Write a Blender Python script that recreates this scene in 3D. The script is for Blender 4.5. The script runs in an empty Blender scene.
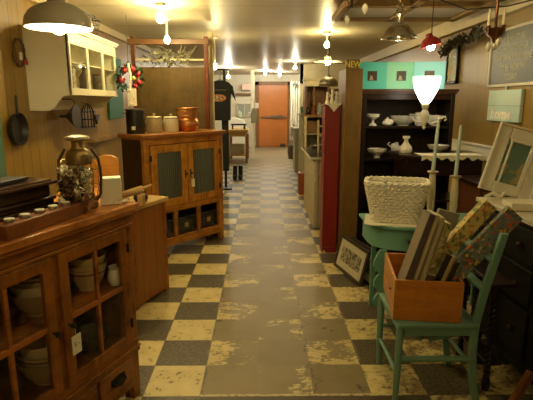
import bpy, bmesh, math, random
from mathutils import Matrix, Vector
random.seed(7)
PI=math.pi; R=math.radians
C=bpy.context.scene.collection
# ------------------------------------------------------------------ materials
class NT:
    def __init__(s,name):
        s.m=bpy.data.materials.new(name); s.m.use_nodes=True; s.t=s.m.node_tree; s.b=s.t.nodes['Principled BSDF']
        s.out=s.t.nodes['Material Output']
    def n(s,typ,**kw):
        x=s.t.nodes.new(typ)
        for k,v in kw.items(): setattr(x,k,v)
        return x
    def link(s,a,b): s.t.links.new(a,b)
    def put(s,sock,v):
        if hasattr(v,'links'): s.link(v,sock)
        else:
            if isinstance(v,(tuple,list)) and len(v)==3 and sock.type=='RGBA': v=(*v,1)
            sock.default_value=v
    def math(s,op,a,b=None,c=None):
        x=s.n('ShaderNodeMath',operation=op); s.put(x.inputs[0],a)
        if b is not None: s.put(x.inputs[1],b)
        if c is not None: s.put(x.inputs[2],c)
        return x.outputs[0]
    def mix(s,f,a,b):
        x=s.n('ShaderNodeMix',data_type='RGBA'); s.put(x.inputs[0],f); s.put(x.inputs[6],a); s.put(x.inputs[7],b); return x.outputs[2]
    def co(s,scale=(1,1,1),loc=(0,0,0)):
        t=s.n('ShaderNodeTexCoord'); mp=s.n('ShaderNodeMapping'); mp.inputs['Scale'].default_value=scale; mp.inputs['Location'].default_value=loc
        s.link(t.outputs['Object'],mp.inputs[0]); return mp.outputs[0]
    def xyz(s,v=None):
        x=s.n('ShaderNodeSeparateXYZ'); s.link(v if v is not None else s.co(),x.inputs[0]); return x.outputs
    def noise(s,v,sc,det=3,rough=.55):
        x=s.n('ShaderNodeTexNoise'); s.link(v,x.inputs['Vector']); x.inputs['Scale'].default_value=sc; x.inputs['Detail'].default_value=det; x.inputs['Roughness'].default_value=rough
        return x.outputs[0]
    def step(s,v,a,b):
        x=s.n('ShaderNodeMapRange'); s.put(x.inputs[0],v); x.inputs[1].default_value=a; x.inputs[2].default_value=b; return x.outputs[0]
    def bump(s,h,st=.3,d=.01):
        x=s.n('ShaderNodeBump'); x.inputs['Strength'].default_value=st; x.inputs['Distance'].default_value=d; s.link(h,x.inputs['Height']); s.link(x.outputs[0],s.b.inputs['Normal'])
    def base(s,c,rough=.5,metal=0,spec=.5):
        s.put(s.b.inputs['Base Color'],c); s.put(s.b.inputs['Roughness'],rough); s.b.inputs['Metallic'].default_value=metal
        s.b.inputs['Specular IOR Level'].default_value=spec
_mc={}
def cached(f):
    def g(*a,**k):
        key=(f.__name__,a,tuple(sorted(k.items())))
        if key not in _mc: _mc[key]=f(*a,**k)
        return _mc[key]
    return g
@cached
def plain(c,rough=.5,metal=0,var=.12,sc=12,spec=.5):
    t=NT('paint'); v=t.co(); n=t.noise(v,sc,4)
    d=tuple(x*(1-var) for x in c); l=tuple(min(1,x*(1+var)) for x in c)
    t.base(t.mix(n,d,l),rough,metal,spec); return t.m
@cached
def wood(c1,c2,axis='z',rough=.42,sc=1.0,bands=5,spec=.3):
    t=NT('wood'); k={'x':(.9,9,9),'y':(9,.9,9),'z':(9,9,.9)}[axis]; v=t.co(tuple(q*sc for q in k))
    n=t.noise(v,2.2,5,.6); w=t.noise(v,bands,2,.5)
    f=t.math('MULTIPLY',t.step(n,.3,.7),t.step(w,.25,.6))
    n2=t.noise(t.co(),60,2); n3=t.noise(t.co((1,1,1),(5,1,2)),7,5,.65); f=t.math('ADD',t.math('MULTIPLY',f,.55),t.math('MULTIPLY',t.step(n3,.42,.68),.55))
    t.base(t.mix(t.math('ADD',f,t.math('MULTIPLY',t.math('SUBTRACT',n2,.5),.25)),c1,c2),rough,0,spec); t.bump(n,.15,.004); return t.m
@cached
def chippy(c,under,amt=.38,sc=14,rough=.6,axis=None):
    t=NT('worn_paint'); k={None:(1,1,1),'z':(1,1,.25),'x':(.25,1,1),'y':(1,.25,1)}[axis]; v=t.co(k)
    n=t.noise(v,sc,6,.65); f=t.step(n,amt-.03,amt+.03); n2=t.noise(v,5,3)
    c2=tuple(x*.82 for x in c)
    t.base(t.mix(f,under,t.mix(n2,c,c2)),rough); t.bump(f,.25,.002); return t.m
@cached
def planks(c1,c2,width=.14,axis='x',seam=(.05,.03,.01),rough=.45,grain='z',off=0.0,gw=.03):
    t=NT('planking'); o=t.xyz(); s=o['xyz'.index(axis)]
    q=t.math('DIVIDE',t.math('ADD',s,off),width); fr=t.math('FRACT',q); fl=t.math('FLOOR',q)
    g=t.math('LESS_THAN',fr,gw); k={'x':(.8,7,7),'y':(7,.8,7),'z':(7,7,.8)}[grain]
    n=t.noise(t.co(k),2.5,5,.6)
    wn=t.n('ShaderNodeTexWhiteNoise',noise_dimensions='1D'); t.link(fl,wn.inputs['W'])
    f=t.math('ADD',t.math('MULTIPLY',t.step(n,.3,.7),.7),t.math('MULTIPLY',wn.outputs[0],.3))
    t.base(t.mix(g,t.mix(f,c1,c2),seam),rough); t.bump(t.math('SUBTRACT',1.0,g),.5,.006); return t.m
@cached
def metal(c,rough=.35,var=.25):
    t=NT('metal'); n=t.noise(t.co(),9,5); d=tuple(x*(1-var) for x in c)
    t.base(t.mix(n,d,c),rough,1.0); return t.m
@cached
def emit(c,s,name='lamp_glow'):
    t=NT(name); t.b.inputs['Base Color'].default_value=(*c,1); t.b.inputs['Emission Color'].default_value=(*c,1); t.b.inputs['Emission Strength'].default_value=s; return t.m
@cached
def glass(tint=(1,1,1),gl=.12,rough=.03):
    t=NT('glass'); tr=t.n('ShaderNodeBsdfTransparent'); tr.inputs[0].default_value=(*tint,1); g=t.n('ShaderNodeBsdfGlossy'); g.inputs['Roughness'].default_value=rough
    fr=t.n('ShaderNodeFresnel'); fr.inputs[0].default_value=1.45; mx=t.n('ShaderNodeMixShader'); geo=t.n('ShaderNodeNewGeometry'); t.link(t.math('MULTIPLY',t.math('ADD',t.math('MULTIPLY',fr.outputs[0],.8),gl*.3),t.math('SUBTRACT',1.0,geo.outputs['Backfacing'])),mx.inputs[0]); t.link(tr.outputs[0],mx.inputs[1]); t.link(g.outputs[0],mx.inputs[2]); t.link(mx.outputs[0],t.out.inputs[0]); return t.m
@cached
def floral(base,cols,sc=22,rough=.55):
    t=NT('floral'); v=t.co(); c=base
    for i,(col,th) in enumerate(cols):
        n=t.noise(t.co((1,1,1),(i*3.7,i*1.3,i*2.1)),sc*(1+.25*i),2,.5); c=t.mix(t.step(n,th,th+.04),c,col)
    t.base(c,rough); return t.m
@cached
def stripes(c1,c2,width,axis='x',duty=.5,rough=.5,bmp=.5):
    t=NT('stripes'); o=t.xyz(); s=o['xyz'.index(axis)]; fr=t.math('FRACT',t.math('DIVIDE',s,width)); g=t.step(fr,duty-.08,duty+.08)
    t.base(t.mix(g,c1,c2),rough); t.bump(t.math('SINE',t.math('MULTIPLY',s,2*PI/width)),bmp,.004); return t.m
# ------------------------------------------------------------------ mesh builder
class MB:
    def __init__(s): s.bm=bmesh.new()
    def _v(s,pts,M=None): return [s.bm.verts.new((M@Vector(p)) if M else p) for p in pts]
    def _f(s,vs):
        try: return s.bm.faces.new(vs)
        except ValueError: pass
    def box(s,x0,x1,y0,y1,z0,z1,M=None):
        v=s._v([(x,y,z) for x in(x0,x1) for y in(y0,y1) for z in(z0,z1)],M)
        for f in((0,1,3,2),(4,6,7,5),(0,4,5,1),(2,3,7,6),(0,2,6,4),(1,5,7,3)): s._f([v[i] for i in f])
        return s
    def bar(s,p0,p1,w,d,up=(0,0,1)):
        p0,p1=Vector(p0),Vector(p1); u=(p1-p0); L=u.length; u.normalize(); a=u.cross(Vector(up))
        if a.length<1e-4: a=u.cross(Vector((0,1,0)))
        a.normalize(); b=u.cross(a)
        M=Matrix((( a.x,b.x,u.x,p0.x),(a.y,b.y,u.y,p0.y),(a.z,b.z,u.z,p0.z),(0,0,0,1)))
        return s.box(-w/2,w/2,-d/2,d/2,0,L,M)
    def tube(s,pts,r,seg=8,cap=True,closed=False):
        pts=[Vector(p) for p in pts]; n=len(pts); rs=r if isinstance(r,(list,tuple)) else [r]*n; rings=[]; a=None
        for i,p in enumerate(pts):
            if closed: d=pts[(i+1)%n]-pts[i-1]
            else: d=pts[min(i+1,n-1)]-pts[max(i-1,0)]
            d.normalize()
            if a is None: a=d.orthogonal().normalized()
            else:
                a=(a-d*a.dot(d)); a=a.normalized() if a.length>1e-6 else d.orthogonal().normalized()
            b=d.cross(a); rings.append([s.bm.verts.new(p+(a*math.cos(2*PI*k/seg)+b*math.sin(2*PI*k/seg))*rs[i]) for k in range(seg)])
        for i in range(n if closed else n-1):
            A,B=rings[i],rings[(i+1)%n]
            for k in range(seg): s._f([A[k],A[(k+1)%seg],B[(k+1)%seg],B[k]])
        if cap and not closed: s._f(rings[0][::-1]); s._f(rings[-1])
        return s
    def lathe(s,prof,c=(0,0,0),seg=24,M=None,wav=0,nw=8):
        rings=[]
        for (r,z) in prof:
            if r<1e-5: rings.append([s._v([(c[0],c[1],c[2]+z)],M)[0]])
            else:
                rings.append(s._v([(c[0]+math.cos(2*PI*k/seg)*r*(1+wav*math.cos(nw*2*PI*k/seg)),c[1]+math.sin(2*PI*k/seg)*r*(1+wav*math.cos(nw*2*PI*k/seg)),c[2]+z) for k in range(seg)],M))
        for A,B in zip(rings,rings[1:]):
            if len(A)==1 and len(B)==1: continue
            for k in range(seg):
                k2=(k+1)%seg
                if len(A)==1: s._f([A[0],B[k2],B[k]][::-1])
                elif len(B)==1: s._f([A[k],A[k2],B[0]])
                else: s._f([A[k],A[k2],B[k2],B[k]])
        if len(rings[0])>1 and prof[0][0]>0 and getattr(s,'capb',True): s._f(rings[0][::-1])
        return s
    def prism(s,poly,a0,a1,plane='xz',M=None):
        def P(u,v,a): return {'xz':(u,a,v),'xy':(u,v,a),'yz':(a,u,v)}[plane]
        A=s._v([P(u,v,a0) for u,v in poly],M); B=s._v([P(u,v,a1) for u,v in poly],M); n=len(poly)
        s._f(A[::-1]); s._f(B)
        for k in range(n): s._f([A[k],A[(k+1)%n],B[(k+1)%n],B[k]])
        return s
    def ball(s,c,r,seg=12,ring=8,M=None):
        rx,ry,rz=r if isinstance(r,(tuple,list)) else (r,r,r)
        MM=(M or Matrix())@Matrix.Translation(c)@Matrix.Diagonal((rx,ry,rz,1))
        bmesh.ops.create_uvsphere(s.bm,u_segments=seg,v_segments=ring,radius=1,matrix=MM); return s
    def torus(s,c,Rr,r,n=20,seg=6,ax='z'):
        pts=[]
        for k in range(n):
            a=2*PI*k/n; u,v=Rr*math.cos(a),Rr*math.sin(a)
            pts.append({'z':(c[0]+u,c[1]+v,c[2]),'y':(c[0]+u,c[1],c[2]+v),'x':(c[0],c[1]+u,c[2]+v)}[ax])
        return s.tube(pts,r,seg,closed=True)
    def each(s,name,mat,parent=None,bev=0):
        # one object for every separate piece
        bm=s.bm; seen=set(); out=[]; bm.verts.ensure_lookup_table()
        for v in bm.verts:
            if v in seen: continue
            st=[v]; seen.add(v); comp=[]
            while st:
                q=st.pop(); comp.append(q)
                for e in q.link_edges:
                    w=e.other_vert(q)
                    if w not in seen: seen.add(w); st.append(w)
            p=MB(); mp={q:p.bm.verts.new(q.co) for q in comp}
            for f in {f for q in comp for f in q.link_faces}: p.bm.faces.new([mp[q] for q in f.verts])
            out.append(p)
        bm.free(); return [p.build(name,mat,parent,bev) for p in out]
    def build(s,name,mat,parent=None,bev=0,ang=35,thick=0):
        bmesh.ops.recalc_face_normals(s.bm,faces=s.bm.faces)
        me=bpy.data.meshes.new(name); s.bm.to_mesh(me); s.bm.free()
        o=bpy.data.objects.new(name,me); C.objects.link(o); me.materials.append(mat)
        for p in me.polygons: p.use_smooth=True
        me.set_sharp_from_angle(angle=R(ang))
        if thick: m=o.modifiers.new('t','SOLIDIFY'); m.thickness=thick; m.offset=0
        if bev:
            m=o.modifiers.new('b','BEVEL'); m.width=bev; m.segments=2; m.limit_method='ANGLE'; m.angle_limit=R(40)
        if parent: o.parent=parent
        return o
def tag(o,label,cat,group=None,kind=None):
    if label: o['label']=label
    if cat: o['category']=cat
    if group: o['group']=group
    if kind: o['kind']=kind
    return o
def thing(name,label,cat,loc=(0,0,0),rz=0,group=None):
    o=bpy.data.objects.new(name,None); o.empty_display_size=.05; C.objects.link(o); o.location=loc; o.rotation_euler=(0,0,R(rz)); return tag(o,label,cat,group)
def struct(name,mb,mat,bev=0,label=None,cat=None):
    o=mb.build(name,mat,None,bev); o['kind']='structure'
    if label: o['label']=label
    if cat: o['category']=cat
    return o
def single(name,label,cat,mb,mat,loc=(0,0,0),rz=0,group=None,**k):
    o=mb.build(name,mat,None,**k); o.location=loc; o.rotation_euler=(0,0,R(rz)); return tag(o,label,cat,group)
def dup(root,loc,rz=None,label=None,group=None,scale=None):
    def cp(o,par):
        c=o.copy(); C.objects.link(c); 
        if par: c.parent=par
        for ch in o.children: cp(ch,c)
        return c
    r=cp(root,None); r.location=loc
    if rz is not None: r.rotation_euler=(0,0,R(rz))
    if scale: r.scale=scale if isinstance(scale,tuple) else (scale,)*3
    if label: r['label']=label
    if group: r['group']=group
    return r
def text(name,body,size,mat,parent,M,ext=.001,bold=0):
    cu=bpy.data.curves.new(name,'FONT'); cu.body=body; cu.size=size; cu.align_x='CENTER'; cu.extrude=ext; cu.resolution_u=3; cu.offset=bold
    t=bpy.data.objects.new(name,cu); C.objects.link(t)
    dg=bpy.context.evaluated_depsgraph_get(); me=bpy.data.meshes.new_from_object(t.evaluated_get(dg)); bpy.data.objects.remove(t)
    me.transform(M); o=bpy.data.objects.new(name,me); C.objects.link(o); me.materials.clear(); me.materials.append(mat)
    if parent: o.parent=parent
    return o
# palette
OAK1=(.58,.25,.035); OAK2=(.15,.048,.006)
HON1=(.34,.12,.015); HON2=(.075,.021,.003)
RED1=(.21,.058,.009); RED2=(.055,.014,.003)
CREAM=(.78,.70,.47); WHITE=(.82,.79,.66); MILK=(.85,.83,.72)
TURQ=(.10,.42,.33); TURQD=(.06,.28,.22); DARK=(.016,.011,.008)
black=plain((.012,.012,.012),.4); iron=metal((.05,.045,.04),.45); iron2=plain((.018,.016,.014),.45)
tin=metal((.62,.60,.55),.3); brass=metal((.45,.30,.10),.4); cordm=plain((.03,.025,.02),.6)
milk=plain(MILK,.18,0,.04); darkw_x=wood((.028,.011,.006),(.008,.004,.003),'x',.3); darkw_z=wood((.022,.010,.006),(.007,.004,.003),'z',.35)
# ------------------------------------------------------------------ setting
def floor_mat():
    t=NT('checker_floor'); v=t.co(); o=t.xyz(v); X,Y=o[0],o[1]
    T=.307
    cx=t.math('DIVIDE',t.math('ADD',X,.335),T); cy=t.math('DIVIDE',t.math('SUBTRACT',Y,2.3),T)
    s=t.math('ADD',t.math('FLOOR',cx),t.math('FLOOR',cy)); ck=t.math('MODULO',t.math('ADD',s,100),2)   # 1 = pale tile
    fx=t.math('FRACT',cx); fy=t.math('FRACT',cy)
    ed=t.math('MINIMUM',t.math('MINIMUM',fx,t.math('SUBTRACT',1.0,fx)),t.math('MINIMUM',fy,t.math('SUBTRACT',1.0,fy)))
    seam=t.math('LESS_THAN',ed,.012)
    sp=t.noise(v,55,4,.75); sp2=t.noise(v,9,5,.6); sp3=t.noise(v,26,5,.7)
    pale=t.mix(t.step(sp2,.3,.7),(.70,.59,.27),(.58,.47,.19)); dk=t.mix(t.step(sp,.42,.62),(.045,.036,.02),(.15,.12,.06))
    pale=t.mix(t.math('MULTIPLY',t.step(X,.62,.9),t.step(sp2,.42,.62)),pale,(.27,.19,.075))
    fleck=t.math('MULTIPLY',t.step(t.math('ADD',sp3,t.math('MULTIPLY',t.step(X,.5,.8),.05)),.56,.60),t.math('MAXIMUM',t.step(sp2,.45,.58),t.math('MULTIPLY',t.step(X,.5,.8),.8))); pale=t.mix(fleck,pale,(.13,.10,.06))
    tile=t.mix(ck,dk,pale); tile=t.mix(t.math('MULTIPLY',seam,.6),tile,(.06,.05,.03))
    # worn lane down the middle of the aisle
    wn=t.noise(t.co((1,1,1),(3,7,0)),7,5,.7); wob=t.math('MULTIPLY',t.math('SUBTRACT',wn,.5),.10)
    xl=t.math('ADD',X,wob); lane=t.math('MULTIPLY',t.step(xl,-.345,-.325),t.math('SUBTRACT',1.0,t.step(xl,.585,.605)))
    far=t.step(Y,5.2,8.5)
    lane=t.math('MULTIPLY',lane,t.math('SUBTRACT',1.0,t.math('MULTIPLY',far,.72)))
    # remnants of tile surviving near the lane's two edges
    dl=t.math('SUBTRACT',1.0,t.step(X,-.335,-.02)); dr=t.step(X,.05,.60); nearedge=t.math('MAXIMUM',dl,dr)
    rem=t.math('ADD',t.math('MULTIPLY',t.noise(t.co((1,1.4,1),(11,2,0)),5.0,3,.6),.55),t.math('MULTIPLY',t.noise(t.co((1,1.8,1),(1,5,0)),24,5,.7),.45)); cellc=t.math('ADD',t.math('MULTIPLY',ck,.10),-.02)
    keep=t.step(t.math('ADD',t.math('ADD',rem,cellc),t.math('MULTIPLY',nearedge,.125)),.658,.676)
    lane=t.math('MULTIPLY',lane,t.math('SUBTRACT',1.0,t.math('MULTIPLY',keep,.95)))
    cn=t.noise(v,3.5,6,.62); conc=t.mix(t.step(cn,.3,.72),(.27,.215,.105),(.19,.15,.07)); conc=t.mix(t.math('MULTIPLY',t.step(sp,.5,.75),.22),conc,(.36,.31,.19))
    # ghost of the old tile grid in the worn lane
    conc=t.mix(t.math('MULTIPLY',ck,.09),conc,(.42,.36,.2))
    # fine crack
    crk=t.noise(t.co((1,4,1)),1.6,4); cd=t.math('ABSOLUTE',t.math('SUBTRACT',t.math('SUBTRACT',X,.27),t.math('MULTIPLY',t.math('SUBTRACT',crk,.5),.35)))
    cm=t.math('MULTIPLY',t.math('LESS_THAN',cd,.0035),t.math('LESS_THAN',Y,3.6)); conc=t.mix(t.math('MULTIPLY',cm,.8),conc,(.05,.04,.025))
    tile=t.mix(t.math('MULTIPLY',t.step(Y,8.0,13.0),.85),tile,(.42,.38,.27)); col=t.mix(lane,tile,conc)  # tile colour fades to pale grey, painting in the light on the far floor
    # seam across the aisle at the near end: pale line then dark board
    nb=t.math('MULTIPLY',t.math('LESS_THAN',Y,2.30),t.math('GREATER_THAN',Y,2.20)); inx=t.math('MULTIPLY',t.math('GREATER_THAN',X,-.335),t.math('LESS_THAN',X,.75))
    col=t.mix(t.math('MULTIPLY',nb,inx),col,(.075,.05,.025))
    pl=t.math('MULTIPLY',t.math('MULTIPLY',t.math('LESS_THAN',Y,2.318),t.math('GREATER_THAN',Y,2.298)),t.math('MULTIPLY',inx,t.step(sp3,.42,.5)))
    col=t.mix(pl,col,(.55,.47,.25))
    rgh=t.math('ADD',.30,t.math('MULTIPLY',sp2,.3)); t.base(col,rgh,0,.5)
    h=t.math('ADD',t.math('MULTIPLY',lane,-1.0),t.math('MULTIPLY',sp2,.6)); t.bump(h,.25,.004); return t.m
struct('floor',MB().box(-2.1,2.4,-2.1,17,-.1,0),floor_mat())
def ceil_mat():
    t=NT('ceiling_boards'); v=t.co(); o=t.xyz(v); w=t.math('SINE',t.math('MULTIPLY',o[1],2*PI/.12)); n=t.noise(t.co((.3,2,1)),3,4)
    fr=t.math('FRACT',t.math('DIVIDE',o[1],1.22)); sm=t.math('LESS_THAN',fr,.012)
    t.base(t.mix(sm,t.mix(n,(.52,.46,.31),(.66,.59,.42)),(.2,.17,.1)),.42,0,.4)
    t.bump(t.math('ADD',t.math('MULTIPLY',w,.35),t.math('MULTIPLY',n,1.5)),.12,.006); return t.m
struct('ceiling',MB().box(-2.1,2.4,-2.1,17,2.45,2.55),ceil_mat())
wallp=planks((.36,.22,.035),(.24,.135,.018),.15,'y',(.09,.05,.018),.42,'z',gw=.04)
struct('wall_left',MB().box(-2.1,-1.95,-2.1,17,0,2.45),wallp)
struct('wall_right',MB().box(2.2,2.35,-2.1,17,0,2.45),planks((.29,.185,.03),(.22,.135,.02),.2,'y',(.13,.08,.02),.38,'z',gw=.02))
struct('wall_near',MB().box(-2.1,2.4,-2.25,-2.1,0,2.45),plain((.5,.4,.22),.6))
farw=plain((.82,.78,.62),.6)
struct('wall_far',MB().box(-1.95,2.2,16.8,16.95,0,2.45),farw)
struct('trim_1',MB().box(2.17,2.2,2.0,8.0,.985,1.125).box(2.155,2.2,2.0,8.0,1.11,1.13),plain((.86,.83,.72),.45),.003)   # white rail along the right wall
struct('trim_2',MB().box(2.12,2.2,2.0,16.8,2.30,2.45),plain((.66,.56,.34),.5),.004)      # pale boxed beam above the panelling
struct('trim_3',MB().box(-1.95,-1.90,2.5,16.8,2.37,2.45),plain((.60,.50,.30),.5),.003)
struct('trim_4',MB().box(-1.95,-1.88,5.4,8.5,1.09,1.13),wood((.40,.25,.09),(.22,.12,.04),'y'),.003)    # ledge on the left wall
# far door and its surround
dr=struct('door_1',MB().box(-.10,.87,16.70,16.78,.02,2.10),plain((.60,.20,.045),.35,0,.12,3))
MB().box(-.04,.84,16.655,16.70,.99,1.05).box(.30,.72,16.635,16.66,.985,1.09).build('door_bar',metal((.25,.20,.15),.4),dr,.004)
MB().box(.62,.82,16.69,16.70,.0,.12).build('kick_plate',metal((.2,.15,.1),.4),dr)
struct('trim_5',MB().box(-.22,-.10,16.66,16.8,0,2.22).box(.87,.93,16.66,16.8,0,2.22).box(-.22,.93,16.66,16.8,2.10,2.22),wood((.30,.14,.05),(.2,.09,.03),'z'),.004)
struct('door_2',MB().box(.95,1.42,16.60,16.78,.25,2.2),plain((.85,.80,.62),.4))
w1=struct('window_1',MB().box(-.86,-.36,16.72,16.8,1.05,1.08).box(-.86,-.36,16.72,16.8,1.46,1.5).box(-.86,-.82,16.72,16.8,1.05,1.5).box(-.4,-.36,16.72,16.8,1.05,1.5).box(-.62,-.60,16.72,16.8,1.05,1.5),plain((.8,.76,.6),.4))
MB().box(-.83,-.38,16.76,16.77,1.06,1.48).build('pane',plain((.42,.45,.38),.15),w1)
struct('trim_6',MB().box(-.9,-.3,16.60,16.8,1.78,1.84),wood((.3,.18,.08),(.2,.1,.04),'x'),.003)   # small shelf board on the far wall
struct('trim_7',MB().box(-.335,-.235,14.6,14.75,0,2.45).box(-.42,-.235,14.6,14.75,1.2,1.24),plain((.85,.80,.60),.5),.005)     # white post on the left of the aisle
struct('trim_8',MB().box(.93,1.01,12.0,12.08,0,2.45),plain((.80,.72,.48),.5),.005)
struct('trim_9',MB().box(.93,2.2,12.0,12.1,1.98,2.45),plain((.62,.52,.30),.5),.005)      # soffit over the far counters
# ------------------------------------------------------------------ front-left glass cabinet
ANG=68.5
cab=thing('glass_door_cabinet','reddish pine cabinet with glass doors, nearest on the left','cabinet',(-.658,2.333,0),ANG)
pine_x=wood(HON1,HON2,'x',.33); pine_z=wood(RED1,RED2,'z',.33); pine_rz=wood(HON1,RED2,'z',.35); pine_rx=wood((.44,.15,.03),RED2,'x',.33)
W=1.04
MB().box(-W-.035,.03,-.035,.47,1.02,1.055).box(-W-.02,.018,-.02,.46,1.0,1.02).build('top',wood((.58,.23,.05),(.22,.07,.015),'x',.25),cab,.006)
MB().box(-W,0,-.001,.02,.955,1.0).box(-W,0,-.012,0,.94,.955).box(-W,0,-.018,.02,.285,.30).box(-W,0,-.012,.02,.262,.285).box(-W,0,-.005,.02,.30,.333).box(-W,0,0,.02,.075,.105).box(-W,-W+.06,0,.02,.33,.955).box(-.535,-.5,0,.02,.33,.955).build('face_frame',pine_x,cab,.003)
MB().box(-.058,0,0,.06,0,1.0).box(-W,-W+.058,0,.06,0,1.0).box(-.05,0,.39,.45,0,1.0).box(-W,-W+.05,.39,.45,0,1.0).each('corner_post',pine_rz,cab,.004)
MB().box(-.02,-.006,.06,.40,.09,1.0).box(-W+.006,-W+.02,.06,.40,.09,1.0).box(-W+.02,-.02,.02,.43,.30,.318).box(-W+.02,-.02,.02,.43,.09,.105).each('side_panel',pine_z,cab)
MB().box(-W+.02,-.02,.425,.44,.1,1.0).build('back_panel',planks((.13,.07,.035),(.07,.035,.018),.05,'x',(.01,.005,.003),.5),cab)
MB().box(-W+.02,-.02,.03,.425,.627,.645).each('shelf',pine_rx,cab)
gl=glass((.98,.98,.96),.02)
for i,(a,b,kn) in enumerate(((-.50,-.06,-.475),(-.98,-.535,-.56))):
    z0,z1=.335,.938; fw=.05; xm=(a+b)/2; zm=.645
    m=MB(); m.box(a,a+fw,-.014,.006,z0,z1).box(b-fw,b,-.014,.006,z0,z1).box(a+fw,b-fw,-.014,.006,z0,z0+fw).box(a+fw,b-fw,-.014,.006,z1-fw,z1)
    d=m.build('door',pine_rz,cab,.003)
    MB().box(xm-.009,xm+.009,-.012,.004,z0+fw,z1-fw).box(a+fw,b-fw,-.013,.004,zm-.011,zm+.011).build('muntin',pine_rx,d,.002)
    MB().box(a+fw,b-fw,-.004,-.001,z0+fw,z1-fw).build('pane',gl,d)
    MB().lathe([(.0,0),(.006,0),(.006,.014),(.014,.022),(.012,.03),(0,.033)],seg=12,M=Matrix.Translation((kn,-.014,.62))@Matrix.Rotation(PI/2,4,'X')).build('knob',iron2,d)
    hx=b-.004 if i==0 else a
    for z in (.44,.84): MB().box(hx-.004,hx+.012,-.018,-.012,z-.022,z+.022).tube([(hx+.004,-.02,z-.024),(hx+.004,-.02,z+.024)],.004,6).build('hinge',iron2,d)
for (a,b) in ((-.315,-.065),(-.645,-.335),(-.975,-.665)):
    d=MB().box(a,b,-.012,.01,.112,.256).build('drawer',wood((.40,.16,.035),RED2,'x',.35),cab,.004)
    xm=(a+b)/2; k=MB(); k.tube([(xm-.045,-.014,.20),(xm-.04,-.028,.185),(xm,-.034,.175),(xm+.04,-.028,.185),(xm+.045,-.014,.20)],.005,7); k.prism([(xm-.055,.185),(xm-.03,.17),(xm,.16),(xm+.03,.17),(xm+.055,.185),(xm+.05,.215),(xm,.22),(xm-.05,.215)],-.016,-.012)
    k.build('handle',iron,d)
def cabpt(lx,ly,z):  # point of the cabinet's own frame in the room
    a=R(ANG); return (-.658+lx*math.cos(a)-ly*math.sin(a),2.333+lx*math.sin(a)+ly*math.cos(a),z)
# bowls
def bowl_m(r,h,wav=0,nw=8,foot=.5,t=.006):
    m=MB(); m.lathe([(0,.004),(r*foot,0),(r*foot,.008),(r*.8,h*.42),(r*.97,h*.86),(r*1.02,h),(r*.98,h),(r*.93,h*.86),(r*.75,h*.45),(r*.4,.02),(0,.016)],seg=40 if wav else 28,wav=wav,nw=nw); return m
bandbowl=NT('banded_stoneware'); z=bandbowl.xyz()[2]; f=bandbowl.math('LESS_THAN',bandbowl.math('ABSOLUTE',bandbowl.math('SUBTRACT',bandbowl.math('FRACT',bandbowl.math('MULTIPLY',z,38.0)),.5)),.22)
f=bandbowl.math('MULTIPLY',f,bandbowl.math('MULTIPLY',bandbowl.math('GREATER_THAN',z,.075),bandbowl.math('LESS_THAN',z,.115))); bandbowl.base(bandbowl.mix(f,(.62,.45,.24),(.24,.12,.05)),.25)
yel=plain((.78,.64,.38),.22); brn=plain((.42,.28,.14),.22)
BG='mixing bowls inside the glass cabinet'
b=single('mixing_bowl','banded stoneware mixing bowl behind right glass door, lowest of its stack','bowl',bowl_m(.095,.135),bandbowl.m,cabpt(-.165,.15,.645),0,BG)
single('mixing_bowl','pale scalloped mixing bowl nested on top behind the right glass door','bowl',bowl_m(.092,.12,.015,14),yel,cabpt(-.165,.15,.70),0,BG)
single('gravy_jug','small cream jug behind the right glass door beside the bowls','jug',MB().lathe([(.0,0),(.028,0),(.04,.03),(.035,.065),(.028,.08),(.034,.095),(.03,.095),(.02,.08),(0,.07)],seg=16).tube([(.03,0,.075),(.06,0,.07),(.06,0,.04),(.035,0,.03)],.005),milk,cabpt(-.075,.058,.645))
for i,(lz,r,m_,lab) in enumerate(((.645,.12,brn,'brown mixing bowl at the bottom of the upper stack in the left glass door'),(.685,.118,yel,'yellowware mixing bowl in the middle of the upper stack in the left glass door'),(.725,.114,bandbowl.m,'banded mixing bowl topmost of the upper stack in the left glass door'))):
    single('mixing_bowl',lab,'bowl',bowl_m(r,.11),m_,cabpt(-.455,.16,lz),0,BG)
for i,(lz,r,m_,lab) in enumerate(((.318,.125,brn,'brown mixing bowl at the bottom of the lower stack in the left glass door'),(.360,.122,bandbowl.m,'banded mixing bowl in the middle of the lower stack in the left glass door'),(.402,.118,yel,'yellowware mixing bowl topmost of the lower stack in the left glass door'))):
    single('mixing_bowl',lab,'bowl',bowl_m(r,.12),m_,cabpt(-.45,.16,lz),0,BG)
single('glass_dish','clear pressed glass dish low behind the right glass door','dish',bowl_m(.10,.09,.02,16),plain((.10,.09,.07),.08),cabpt(-.17,.17,.318),0)
t=single('price_tag','white paper price tag hanging from the right glass door knob','price tag',MB().box(-.026,.026,-.0012,.0012,-.085,0).tube([(0,0,0),(0,.006,.045)],.0012,5),plain((.82,.80,.62),.7),cabpt(-.468,-.040,.575),ANG)
text('writing','5 -',.03,plain((.1,.1,.25),.6),t,Matrix.Translation((0,-.0016,-.05))@Matrix.Rotation(PI/2,4,'X'),.0003)
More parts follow.
